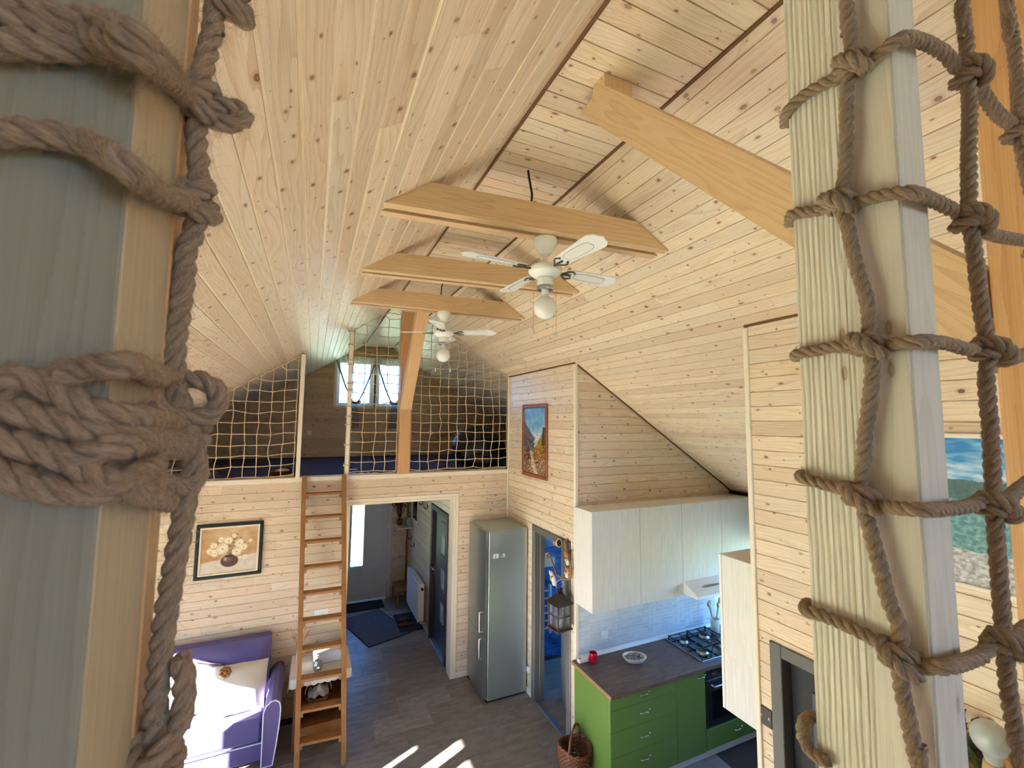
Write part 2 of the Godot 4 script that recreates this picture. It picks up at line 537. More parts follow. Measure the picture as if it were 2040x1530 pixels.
func flowers() -> ImageTexture:
	var w := 320; var h := 256
	var im := Image.create(w, h, false, Image.FORMAT_RGB8)
	var na := FastNoiseLite.new(); na.seed = 5; na.frequency = 0.012
	for y in h:
		for x in w:
			var k := na.get_noise_2d(x, y * 1.6) * 0.5 + 0.5
			var c := hexc("b98a58").lerp(hexc("d9bd94"), clampf(k + 0.35 * (1.0 - y / 180.0) - absf(x - 170) / 330.0, 0, 1))
			if y > 175 - (x - 160) * 0.1:
				c = hexc("cbbb9f").lerp(hexc("e4ddcf"), clampf(k, 0, 1))
			im.set_pixel(x, y, c)
	var r := RandomNumberGenerator.new(); r.seed = 4
	for i in 40:
		var a := r.randf() * TAU
		blob(im, Vector2(165 + cos(a) * r.randf() * 95, 95 + sin(a) * r.randf() * 60), Vector2(9, 4), hexc("7d6a3f") if i % 2 else hexc("9a8452"), 0.5)
	for i in 14:
		var p := Vector2(175, 150).lerp(Vector2(90 + i * 13, 30 + absf(i - 8) * 8), 1.0)
		for s in 20:
			blob(im, Vector2(165, 165).lerp(p, s / 20.0), Vector2(1.6, 1.6), hexc("6f5d38"), 0.4)
	blob(im, Vector2(162, 192), Vector2(50, 34), hexc("54372f"), 0.08)
	blob(im, Vector2(150, 182), Vector2(24, 16), hexc("7b5a4d"), 0.6)
	blob(im, Vector2(138, 178), Vector2(7, 10), hexc("c7ab98"), 0.6)
	blob(im, Vector2(162, 162), Vector2(30, 7), hexc("3c2620"), 0.2)
	for f in [[150, 72, 24], [118, 118, 33], [212, 92, 25], [238, 116, 22], [200, 140, 27], [68, 96, 19], [50, 128, 20], [76, 140, 22], [108, 66, 17], [278, 84, 11], [250, 176, 15], [182, 48, 14], [222, 178, 9]]:
		var c := Vector2(f[0], f[1])
		for k in 7:
			var a: float = TAU * k / 7 + f[0]
			blob(im, c + Vector2(cos(a), sin(a)) * f[2] * 0.5, Vector2(f[2] * 0.55, f[2] * 0.5), hexc("f1e2c4") if k % 3 else hexc("dfc9a2"), 0.2)
		blob(im, c, Vector2(f[2] * 0.55, f[2] * 0.5), hexc("f8ecd4"), 0.4)
		blob(im, c + Vector2(1, 2), Vector2(f[2] * 0.22, f[2] * 0.18), hexc("c4a066"), 0.5)
	return tex(im)

func valley() -> ImageTexture:
	var w := 192; var h := 384
	var im := Image.create(w, h, false, Image.FORMAT_RGB8)
	var na := FastNoiseLite.new(); na.seed = 15; na.frequency = 0.02; na.fractal_octaves = 4
	for y in h:
		for x in w:
			var k := na.get_noise_2d(x, y) * 0.5 + 0.5
			var kf := na.get_noise_2d(x * 4, y * 4) * 0.5 + 0.5
			var c := hexc("3f86c4").lerp(hexc("bcd8e6"), clampf(k * 0.9 + y / 400.0 - 0.2, 0, 1))
			if y > 128 + 30 * k - absf(x - 120) * 0.1:                                           # snowy range
				c = hexc("e8eef2").lerp(hexc("7f93aa"), clampf((kf - 0.35) * 2.2, 0, 1))
			var cliff := 78 + x * 1.1 + 40 * (k - 0.5)
			if y > cliff and x < 100:
				c = hexc("4a4a58").lerp(hexc("8b7c74"), clampf((kf - 0.3) * 1.8, 0, 1))
			if y > 190 and x > 80 and x < 150 and y < 250:
				c = hexc("c9dbe6").lerp(hexc("5d7288"), clampf((kf - 0.4) * 2.5, 0, 1))
			var trees := 235 - (x - 96) * 1.3 + 26 * (k - 0.5)
			if y > trees and x > 96:
				c = hexc("d09a2c").lerp(hexc("5f4a1c"), clampf((kf - 0.3) * 2.0, 0, 1))
			if y > 245 + 20 * (k - 0.5):
				c = hexc("6e3f2c").lerp(hexc("b99668") if x > 60 else hexc("50382c"), clampf((kf - 0.25) * 1.7, 0, 1))
			if y > 300:
				c = c.lerp(hexc("a88f74"), 0.4)
			if absf(x - (70 + (y - 260) * 0.28)) < 5 + (y - 260) * 0.08 and y > 258:
				c = c.lerp(hexc("d9cbb4"), 0.7)
			if x > 170 - (y - 100) * 0.1 and y > 110 and y < 260:
				c = hexc("2c3626").lerp(hexc("55603a"), kf)
			im.set_pixel(x, y, c)
	var r := RandomNumberGenerator.new(); r.seed = 6
	for i in 420:
		var p := Vector2(r.randf() * w, 215 + r.randf() * 169)
		var path := absf(p.x - (70 + (p.y - 260) * 0.28)) < 14
		var cols := [hexc("3a261e"), hexc("6b3a2a"), hexc("c8a87c"), hexc("8e5a34"), hexc("e2d2b0"), hexc("4c4a2c")]
		var c: Color = cols[r.randi() % 6]
		if p.x > 105 and p.y < 300: c = [hexc("e0a634"), hexc("b87a20"), hexc("6a5420")][r.randi() % 3]
		if path: c = [hexc("e6dac2"), hexc("c4b090")][r.randi() % 2]
		blob(im, p, Vector2(r.randf_range(2, 7), r.randf_range(1.5, 5)), c, 0.4)
	for i in 150:
		var p := Vector2(r.randf() * 95, 125 + r.randf() * 120)
		if p.y > 95 + p.x * 1.1:
			blob(im, p, Vector2(r.randf_range(2, 8), r.randf_range(4, 14)), [hexc("39404c"), hexc("6c6460"), hexc("8a7a70"), hexc("50506a")][r.randi() % 4], 0.5)
	return tex(im)

func sea() -> ImageTexture:
	var w := 256; var h := 256
	var im := Image.create(w, h, false, Image.FORMAT_RGB8)
	var na := FastNoiseLite.new(); na.seed = 25; na.frequency = 0.02; na.fractal_octaves = 4
	for y in h:
		for x in w:
			var k := na.get_noise_2d(x * 0.7, y * 3.0) * 0.5 + 0.5
			var kf := na.get_noise_2d(x * 4, y * 5) * 0.5 + 0.5
			var c := hexc("2f86c4").lerp(hexc("dfeaf0"), clampf((k - 0.35) * 1.6 + (y - 20) / 110.0, 0, 1))
			if y > 72 + 6 * k:
				c = hexc("3f5a5c").lerp(hexc("5f7d7c"), kf)
			if y > 108:
				c = hexc("4f8688").lerp(hexc("9fc4c4"), clampf((kf - 0.3) * 1.6, 0, 1))
			if y > 190 + 18 * (k - 0.5) - (x - 128) * 0.12:
				c = hexc("d9d4d6").lerp(hexc("8c8a86"), clampf((kf - 0.3) * 2.0, 0, 1))
			im.set_pixel(x, y, c)
	return tex(im)


# ---------------------------------------------------------------- boards
# One board in the plane of U (along) and V (across): its ends run from lo.x to hi.x and lo.y to hi.y.
func board_mesh(O: Vector3, U: Vector3, V: Vector3, N: Vector3, v0: float, v1: float, lo: Vector2, hi: Vector2) -> MB:
	var b := MB.new()
	var W := v1 - v0
	var row := rng.randi() % 15
	var off := rng.randf()
	var flip := rng.randf() < 0.5
	var pr: Array
	if W > 0.035:
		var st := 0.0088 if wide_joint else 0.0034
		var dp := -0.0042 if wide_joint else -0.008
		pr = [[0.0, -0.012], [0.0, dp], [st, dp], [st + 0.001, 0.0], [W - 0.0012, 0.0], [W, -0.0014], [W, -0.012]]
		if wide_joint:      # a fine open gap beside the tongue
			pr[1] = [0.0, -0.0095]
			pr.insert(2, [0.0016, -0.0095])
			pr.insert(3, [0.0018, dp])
	else:
		pr = [[0.0, -0.012], [0.0, -0.001], [0.001, 0.0], [W - 0.001, 0.0], [W, -0.001], [W, -0.012]]
	var at := func(k: Array, e: int) -> Vector3:
		var s: float = k[0] / W
		return O + U * (lerpf(lo.x, lo.y, s) if e == 0 else lerpf(hi.x, hi.y, s)) + V * (v0 + k[0]) + N * k[1]
	var uvs := func(p: Vector3, k: Array) -> Vector2:
		var f: float = k[0] / maxf(W, PITCH)
		if flip: f = 1.0 - f
		if wide_joint and k[1] < -0.002 and k[0] < 0.0095:      # the tongue: taken from the paler row of the atlas
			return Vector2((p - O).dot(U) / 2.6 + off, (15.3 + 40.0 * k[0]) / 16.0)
		return Vector2((p - O).dot(U) / 2.6 + off, (row + 0.03 + 0.94 * f) / 16.0)
	for i in pr.size() - 1:
		var a: Vector3 = at.call(pr[i], 0); var c: Vector3 = at.call(pr[i], 1)
		var d: Vector3 = at.call(pr[i + 1], 1); var e: Vector3 = at.call(pr[i + 1], 0)
		var dv: float = pr[i + 1][0] - pr[i][0]
		var dn: float = pr[i + 1][1] - pr[i][1]
		var nn := (N * dv - V * dn).normalized()
		b.quad(a, c, d, e, nn, uvs.call(a, pr[i]), uvs.call(c, pr[i]), uvs.call(d, pr[i + 1]), uvs.call(e, pr[i + 1]))
	for e in 2:
		var nn := U * (1.0 if e else -1.0)
		var c: Vector3 = at.call(pr[0], e)
		for i in range(1, pr.size() - 1):
			var p: Vector3 = at.call(pr[i], e)
			var q: Vector3 = at.call(pr[i + 1], e)
			b.tri(c, p, q, nn, nn, nn, uvs.call(c, pr[0]), uvs.call(p, pr[i]), uvs.call(q, pr[i + 1]))
	return b

# Boards over a rectangle L x H (or between the limits lim(v) gives), round the holes.
func clad(parent: Node3D, O: Vector3, U: Vector3, V: Vector3, N: Vector3, L: float, H: float, holes: Array = [], lim = null, longest := 3.0, start := 0.0, woods: Array = []) -> void:
	if woods.is_empty():
		woods = pines
	var v := start - PITCH * ceilf(start / PITCH)
	while v < H - 0.004:
		var cuts := [maxf(v, 0.0), minf(v + PITCH, H)]
		for h in holes:
			for y in [h.position.y, h.end.y]:
				if y > cuts[0] + 0.012 and y < cuts[-1] - 0.012:
					cuts.append(y)
		cuts.sort()
		for i in cuts.size() - 1:
			var a: float = cuts[i]
			var c: float = cuts[i + 1]
			if c - a < 0.006:
				continue
			var ra := Vector2(0, L)
			var rc := Vector2(0, L)
			if lim != null:
				ra = lim.call(a)
				rc = lim.call(c)
				if ra.y - ra.x < 0.03 and rc.y - rc.x < 0.03:
					continue
			var spans := [Vector2(minf(ra.x, rc.x), maxf(ra.y, rc.y))]
			for h in holes:
				if (a + c) * 0.5 > h.position.y and (a + c) * 0.5 < h.end.y:
					var nx := []
					for s in spans:
						if h.end.x <= s.x or h.position.x >= s.y:
							nx.append(s)
							continue
						if h.position.x > s.x + 0.01: nx.append(Vector2(s.x, h.position.x))
						if h.end.x < s.y - 0.01: nx.append(Vector2(h.end.x, s.y))
					spans = nx
			for s in spans:
				var edges := [s.x]
				if s.y - s.x > longest:
					var x: float = s.x + rng.randf_range(0.25, 1.0) * longest
					while x < s.y - 0.3:
						edges.append(x)
						x += rng.randf_range(0.8, 1.0) * longest
				edges.append(s.y)
				for k in edges.size() - 1:
					var g0: float = 0.0 if k == 0 else 0.0004
					var g1: float = 0.0 if k == edges.size() - 2 else 0.0004
					var lo := Vector2(edges[k] + g0, edges[k] + g0)
					var hi := Vector2(edges[k + 1] - g1, edges[k + 1] - g1)
					if lim != null:
						if k == 0 and is_equal_approx(s.x, minf(ra.x, rc.x)): lo = Vector2(ra.x, rc.x)
						if k == edges.size() - 2 and is_equal_approx(s.y, maxf(ra.y, rc.y)): hi = Vector2(ra.y, rc.y)
						lo = lo.min(hi)
					obj("plank", board_mesh(O, U, V, N, a, c, lo, hi), woods[rng.randi() % woods.size()], parent)
		v += PITCH

# A wall slab with holes: U along, V up, T through (away from the room), in cells between the cut lines.
func slab(O: Vector3, U: Vector3, V: Vector3, T: Vector3, L: float, H: float, thick: float, holes: Array = []) -> MB:
	var b := MB.new()
	var xs := [0.0, L]
	var ys := [0.0, H]
	for h in holes:
		for q in [h.position.x, h.end.x]:
			if q > 0.001 and q < L - 0.001 and not xs.has(q): xs.append(q)
		for q in [h.position.y, h.end.y]:
			if q > 0.001 and q < H - 0.001 and not ys.has(q): ys.append(q)
	xs.sort(); ys.sort()
	for i in xs.size() - 1:
		for j in ys.size() - 1:
			var c := Vector2((xs[i] + xs[i + 1]) * 0.5, (ys[j] + ys[j + 1]) * 0.5)
			if holes.any(func(h): return h.has_point(c)):
				continue
			var p: Vector3 = O + U * xs[i] + V * ys[j]
			var q: Vector3 = O + U * xs[i + 1] + V * ys[j + 1] + T * thick
			b.box(p.min(q), p.max(q), 0.0)
	return b

# ---------------------------------------------------------------- scene
func _ready() -> void:
	rng.seed = 2024
	# camera
	var cam := Camera3D.new()
	cam.name = "camera"
	add_child(cam)
	cam.transform = Transform3D(Basis(Vector3.UP, -0.42613) * Basis(Vector3.RIGHT, 0.08489) * Basis(Vector3.BACK, 0.00996), V3(0, 3.2677, 0))
	cam.keep_aspect = Camera3D.KEEP_HEIGHT
	cam.fov = rad_to_deg(2.0 * atan(765.0 / 870.2062))
	# a phone's small lens: things at arm's length are a little soft
	var lens := CameraAttributesPhysical.new()
	lens.frustum_focal_length = 12.0 * 870.2062 / 765.0
	lens.frustum_focus_distance = 2.0
	lens.frustum_near = 0.02
	lens.frustum_far = 200.0
	lens.exposure_aperture = 12.0
	cam.attributes = lens
	cam.near = 0.02
	cam.far = 200.0
	cam.current = true
	# sky and exposure
	var env := Environment.new()
	var sm := ProceduralSkyMaterial.new()
	sm.sky_top_color = hexc("3f8cec")
	sm.sky_horizon_color = hexc("84bff6")
	sm.sky_curve = 0.2
	sm.ground_horizon_color = hexc("a9b4ae")
	sm.ground_bottom_color = hexc("8f9a80")
	sm.sun_angle_max = 2.0
	var sky := Sky.new()
	sky.sky_material = sm
	env.background_mode = Environment.BG_SKY
	env.sky = sky
	env.background_energy_multiplier = 18.0
	env.tonemap_mode = Environment.TONE_MAPPER_LINEAR
	env.tonemap_exposure = 0.98
	env.sdfgi_enabled = true
	env.ssao_enabled = true
	env.ssil_enabled = true
	var we := WorldEnvironment.new()
	we.name = "world_environment"
	we.environment = env
	add_child(we)
	# low sun from the left, through the windows and added slots of the left wall
	var sun := DirectionalLight3D.new()
	sun.name = "sun"
	add_child(sun)
	sun.look_at_from_position(Vector3.ZERO, V3(0.906 * 0.9285, -0.3714, -0.423 * 0.9285))
	sun.light_color = hexc("fffaf2")
	sun.light_energy = 55.0
	sun.light_angular_distance = 0.5
	sun.shadow_enabled = true

	materials()
	shell()
	partition()
	kitchen_walls()
	near_loft()
	hall()
	beams()
	far_nets()
	fans()
	ladder()
	kitchen()
	fridge()
	pictures()
	sofa()
	side_table()
	hall_things()
	wall_decor()
	loft_things()
	near_things()
	near_net()


# ---------------------------------------------------------------- shell
func window(called: String, lo: Vector3, hi: Vector3, ax: int, bars: Array = [], label := "") -> void:
	# a white frame and a pane in a hole; ax is the axis through the wall
	var b := MB.new()
	var al := 2 if ax == 0 else 0
	var f := 0.055
	var mk := func(a0: float, a1: float, y0: float, y1: float) -> void:
		var p := lo; var q := hi
		p[al] = a0; q[al] = a1; p.y = y0; q.y = y1
		b.box(p, q, 0.004)
	mk.call(lo[al], hi[al], lo.y, lo.y + f)
	mk.call(lo[al], hi[al], hi.y - f, hi.y)
	mk.call(lo[al], lo[al] + f, lo.y + f, hi.y - f)
	mk.call(hi[al] - f, hi[al], lo.y + f, hi.y - f)
	for x in bars:
		mk.call(x - 0.03, x + 0.03, lo.y + f, hi.y - f)
	var w := struct(called, b, M.plastic_white, label, "window")
	var p := lo; var q := hi
	p[al] += f; q[al] -= f; p.y += f; q.y -= f
	var c := (lo[ax] + hi[ax]) * 0.5
	p[ax] = c - 0.002; q[ax] = c + 0.002
	obj("pane", one(p, q, 0.0), M.pane, w)

func shell() -> void:
	# ground outside
	var g := MB.new()
	g.quad(V3(-60, -0.35, -60), V3(60, -0.35, -60), V3(60, -0.35, 60), V3(-60, -0.35, 60), Vector3.UP, Vector2(0, 0), Vector2(20, 0), Vector2(20, 20), Vector2(0, 20))
	struct("ground", g, M.lawn, "pale lawn outside the house", "ground")
	# floor: dark slab with laid vinyl planks
	var fl := struct("floor", one(V3(XL - 0.2, -0.2, ZG - 0.2), V3(XE + 0.2, -0.004, ZN + 0.2), 0.0), M.slab, "grey-brown plank floor of the living room, kitchen and hall", "floor")
	var tw := 0.61
	var td := 0.305
	var z := ZG + 0.01
	var row := 0
	while z < 0.5:
		var x := XL - (0.3 if row % 2 else 0.0) + 0.0
		while x < XE:
			var x0 := maxf(x, XL)
			var x1 := minf(x + tw, XE)
			var see := (z > ZF - 0.2 and z < -2.0 and x1 > -1.6 and x0 < 3.6) or (z < ZF + 0.1 and x1 > 0.2 and x0 < 1.9)
			if x1 - x0 > 0.02 and see:
				var b := MB.new()
				b.box(V3(x0 + 0.0008, -0.004, z + 0.0008), V3(x1 - 0.0008, 0.0, minf(z + td, 0.5) - 0.0008), 0.0012, Transform3D.IDENTITY, V3(rng.randf() * 3, rng.randf() * 3, 0))
				obj("floor_tile", b, [M.floor, M.floor_b, M.floor_c][rng.randi() % 3], fl)
			x += tw
		z += td
		row += 1
	# roof: two slopes and a flat strip between them
	var yl := slope_y(XL)
	var yr := slope_y(XE)
	var c := 1.0 / sqrt(1.0 + SLOPE * SLOPE)
	var s := SLOPE * c
	var dz := ZN + 0.25 - (ZG - 0.25)
	var b1 := MB.new()
	b1.prism(PackedVector2Array([Vector2(XL - 0.25, yl - 0.25 * SLOPE + 0.0143), Vector2(FC - FH, FY + 0.0143), Vector2(FC - FH, FY + 0.35), Vector2(XL - 0.25, yl - 0.25 * SLOPE + 0.35)]), dz, Transform3D(Basis.IDENTITY, V3(0, 0, ZG - 0.25)))
	var cl := struct("ceiling_left", b1, M.pine_back, "sloping ceiling of pale knotty pine boards with bright bevelled joints, running down behind the ropes", "ceiling")
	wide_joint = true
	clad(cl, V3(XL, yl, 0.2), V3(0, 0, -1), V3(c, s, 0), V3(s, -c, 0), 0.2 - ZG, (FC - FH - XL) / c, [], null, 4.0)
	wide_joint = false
	var b2 := MB.new()
	b2.prism(PackedVector2Array([Vector2(XE + 0.25, yr - 0.25 * SLOPE + 0.0143), Vector2(FC + FH, FY + 0.0143), Vector2(FC + FH, FY + 0.35), Vector2(XE + 0.25, yr - 0.25 * SLOPE + 0.35)]), dz, Transform3D(Basis.IDENTITY, V3(0, 0, ZG - 0.25)))
	var cr := struct("ceiling_right", b2, M.pine_back, "sloping ceiling of knotty pine boards above the kitchen", "ceiling")
	clad(cr, V3(XE, yr, 0.2), V3(0, 0, -1), V3(-c, s, 0), V3(-s, -c, 0), 0.2 - ZG, (XE - FC - FH) / c, [], null, 3.4)
	var cf := struct("ceiling", one(V3(FC - FH, FY + 0.012, ZG - 0.25), V3(FC + FH, FY + 0.35, ZN + 0.25), 0.0), M.pine_back, "narrow flat strip of ceiling with short crosswise boards at the ridge", "ceiling")
	clad(cf, V3(FC - FH, FY, 0.2), V3(1, 0, 0), V3(0, 0, -1), V3(0, -1, 0), FH * 2, 0.2 - ZG, [])
	struct("trim_1", one(V3(FC - FH - 0.006, FY - 0.012, ZG), V3(FC - FH + 0.008, FY + 0.004, 0.2)), M.trim_dark, "thin dark strip along the sofa-side edge of the flat ceiling", "trim")
	struct("trim_2", one(V3(FC + FH - 0.008, FY - 0.012, ZG), V3(FC + FH + 0.006, FY + 0.004, 0.2)), M.trim_dark, "thin dark strip along the kitchen-side edge of the flat ceiling", "trim")
	# outer walls
	var U := V3(0, 0, -1)
	var L := ZN - ZG
	var hl := [Rect2(ZN + 3.86, 0.45, 0.89, 1.32), Rect2(ZN + 0.3, 0.1, 2.04, 1.86), Rect2(ZN + 3.83, 1.97, 0.17, 0.27), Rect2(ZN + 2.41, 0.1, 0.21, 1.82), Rect2(ZN + 2.77, 0.1, 0.15, 1.63)]  # the narrow slots are added openings, shaped to aim sun at box and floor
	struct("wall_left", slab(V3(XL, -0.2, ZN), U, Vector3.UP, V3(-1, 0, 0), L, slope_y(XL) + 0.25, 0.22, hl.map(func(r): return Rect2(r.position + Vector2(0, 0.2), r.size))), M.pine_back, "outer wall behind the sofa's far end with the sunny windows and added sun slots", "wall")
	window("window_3", V3(XL - 0.2, 0.45, -4.75), V3(XL - 0.12, 1.77, -3.86), 0, [], "white window in the wall beside the sofa")
	window("window_4", V3(XL - 0.2, 0.1, -2.34), V3(XL - 0.12, 1.96, -0.3), 0, [-1.4], "white glazed door to the terrace")
	var he := [Rect2(ZN + 1.98, 0.95, 1.87, 1.0), Rect2(ZN + 4.2, 0.9, 1.2, 1.2)]
	struct("wall_right_outer", slab(V3(XE, -0.2, ZN), U, Vector3.UP, V3(1, 0, 0), L, slope_y(XE) + 0.25, 0.22, he.map(func(r): return Rect2(r.position + Vector2(0, 0.2), r.size))), M.pine_back, "outer end wall of the kitchen and bathroom", "wall")
	window("window_5", V3(XE + 0.12, 0.95, -3.85), V3(XE + 0.2, 1.95, -1.98), 0, [], "kitchen window at the end of the worktop")
	window("window_6", V3(XE + 0.12, 0.9, -5.4), V3(XE + 0.2, 2.1, -4.2), 0, [], "added bathroom window, out of sight, letting blue light in")  # unseen window, put in so that blue light reaches the bathroom
	var hn := [Rect2(0.4 - XL, 3.0 + 0.2, 1.5, 1.15)]
	struct("wall_near", slab(V3(XL - 0.2, -0.2, ZN), V3(1, 0, 0), Vector3.UP, V3(0, 0, 1), XE - XL + 0.4, 5.1, 0.2, hn.map(func(r): return Rect2(r.position + Vector2(0.2, 0), r.size))), M.pine_back, "gable wall behind the photographer's loft", "wall")
	window("window_7", V3(0.4, 3.0, ZN + 0.08), V3(1.9, 4.15, ZN + 0.15), 2, [], "window of the near loft")
	# far gable with the entrance below and two windows in the loft
	var hf := [Rect2(0.45, 0.0, 0.99, 2.12), Rect2(0.375, 3.525, 0.64, 0.85), Rect2(1.085, 3.525, 0.64, 0.85)]
	var wf := struct("wall_far", slab(V3(XL - 0.2, -0.2, ZG - 0.012), V3(1, 0, 0), Vector3.UP, V3(0, 0, -1), XE - XL + 0.4, 5.1, 0.22, hf.map(func(r): return Rect2(r.position + Vector2(0.2 - XL, 0.2), r.size))), M.pine_back, "boarded far gable wall with the loft windows and the entrance", "wall")
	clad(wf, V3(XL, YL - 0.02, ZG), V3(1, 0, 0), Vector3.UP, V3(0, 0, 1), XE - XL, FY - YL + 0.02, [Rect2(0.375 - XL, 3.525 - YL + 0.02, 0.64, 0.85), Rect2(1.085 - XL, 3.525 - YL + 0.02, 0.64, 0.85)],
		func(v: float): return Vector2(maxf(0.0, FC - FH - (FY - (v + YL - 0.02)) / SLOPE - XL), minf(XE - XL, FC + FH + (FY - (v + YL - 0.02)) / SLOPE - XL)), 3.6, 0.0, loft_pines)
	clad(wf, V3(1.44, 0, ZG), V3(1, 0, 0), Vector3.UP, V3(0, 0, 1), 0.31, 2.3, [], null, 3.0)
	window("window_1", V3(0.375, 3.525, ZG - 0.15), V3(1.015, 4.375, ZG - 0.07), 2, [], "white loft window nearer the thin post, with gathered sheer curtain")
	window("window_2", V3(1.085, 3.525, ZG - 0.15), V3(1.725, 4.375, ZG - 0.07), 2, [], "white loft window partly behind the orange post")
	for k in 2:
		var x0 := 0.375 + 0.71 * k
		var t := MB.new()
		for e in [[x0 - 0.05, x0, 3.475, 4.425], [x0 + 0.64, x0 + 0.69, 3.475, 4.425]]:
			t.box(V3(e[0], e[2], ZG), V3(e[1], e[3], ZG + 0.015))
		t.box(V3(x0 - 0.05, 4.375, ZG), V3(x0 + 0.69, 4.425, ZG + 0.016))
		t.box(V3(x0 - 0.05, 3.475, ZG), V3(x0 + 0.69, 3.525, ZG + 0.02))
		struct("trim_%d" % (3 + k), t, M.trim, "pale wooden surround of a loft window, %s" % ["nearer the thin post" if k == 0 else "behind the orange post"][0], "trim")
	# loft floor
	struct("floor_loft", one(V3(XL, 2.32, ZG), V3(XE, 2.585, ZF - 0.13), 0.0), M.pine_back, "floor slab of the far loft", "floor")
	obj_tag("loft_carpet", one(V3(-2.34, 2.585, ZG + 0.02), V3(4.48, 2.598, ZF - 0.16), 0.003), M.carpet, "dark violet carpet covering the floor of the far loft", "carpet")

func obj_tag(called: String, mb, m: Material, label: String, category: String, group := "", kind := "") -> MeshInstance3D:
	var o := obj(called, mb, m)
	tag(o, label, category, group, kind)
	return o

func partition() -> void:
	var hole := Rect2(0.42 - XL, 0, 1.34, 2.277)
	var w := struct("wall_back", slab(V3(XL, 0, ZF - 0.012), V3(1, 0, 0), Vector3.UP, V3(0, 0, -1), XR - XL + 0.1, 2.585, 0.13, [hole]), M.pine_back, "boarded partition under the far loft, with the hall opening, ladder and flower painting", "wall")
	clad(w, V3(XL, 0.0, ZF), V3(1, 0, 0), Vector3.UP, V3(0, 0, 1), XR - XL, 2.56, [Rect2(0.42 - XL, 0, 1.34, 2.277)], null, 3.0, 0.03)
	struct("trim_5", one(V3(XL, 2.555, ZF - 0.14), V3(XR, 2.602, ZF + 0.014), 0.004), M.trim, "pale edge board capping the partition at the far loft floor", "trim")
	# casing of the opening
	var t := MB.new()
	t.box(V3(1.725, 0, ZF - 0.15), V3(1.76, 2.277, ZF + 0.012))
	t.box(V3(0.42, 2.245, ZF - 0.15), V3(1.725, 2.277, ZF + 0.012))
	t.box(V3(0.42, 0, ZF - 0.15), V3(0.455, 2.245, ZF + 0.012))
	t.box(V3(1.76, 0, ZF), V3(1.80, 2.317, ZF + 0.01))
	t.box(V3(0.38, 2.277, ZF), V3(1.76, 2.317, ZF + 0.01))
	struct("trim_6", t, M.trim, "pale wooden casing round the hall opening", "trim")
	struct("baseboard_back", one(V3(1.80, 0, ZF), V3(XR, 0.07, ZF + 0.014)), M.trim, "baseboard behind the fridge", "baseboard")
	struct("trim_7", one(V3(XR - 0.022, 0, ZF), V3(XR, slope_y(XR), ZF + 0.022)), M.trim, "corner strip between partition and right-hand wall", "trim")
	# right-hand wall between the partition and the kitchen
	var sy := slope_y(XR)
	var hole2 := Rect2(0.785, 0, 0.805, 1.985)
	var r := struct("wall_right", slab(V3(XR + 0.012, 0, ZF), V3(0, 0, 1), Vector3.UP, V3(1, 0, 0), ZK - ZF - 0.03, sy - 0.02, 0.1, [hole2]), M.pine_back, "boarded wall with the tall mountain picture and the grey door", "wall")
	clad(r, V3(XR, 0, ZF), V3(0, 0, 1), Vector3.UP, V3(-1, 0, 0), ZK - ZF, sy, [hole2], null, 3.0, 0.05)
	struct("trim_8", one(V3(XR - 0.012, 0, ZK - 0.03), V3(XR + 0.024, sy - 0.01, ZK + 0.012), 0.004), M.trim, "pale corner strip where the wall meets the kitchen recess", "trim")
	struct("trim_9", one(V3(XR - 0.018, sy - 0.006, ZF), V3(XR + 0.004, sy + 0.008, ZK)), M.trim_dark, "dark strip along the top of the wall with the mountain picture", "trim")
	struct("baseboard_right", one(V3(XR - 0.014, 0, ZF), V3(XR, 0.07, -4.86)), M.trim, "baseboard beside the fridge", "baseboard")

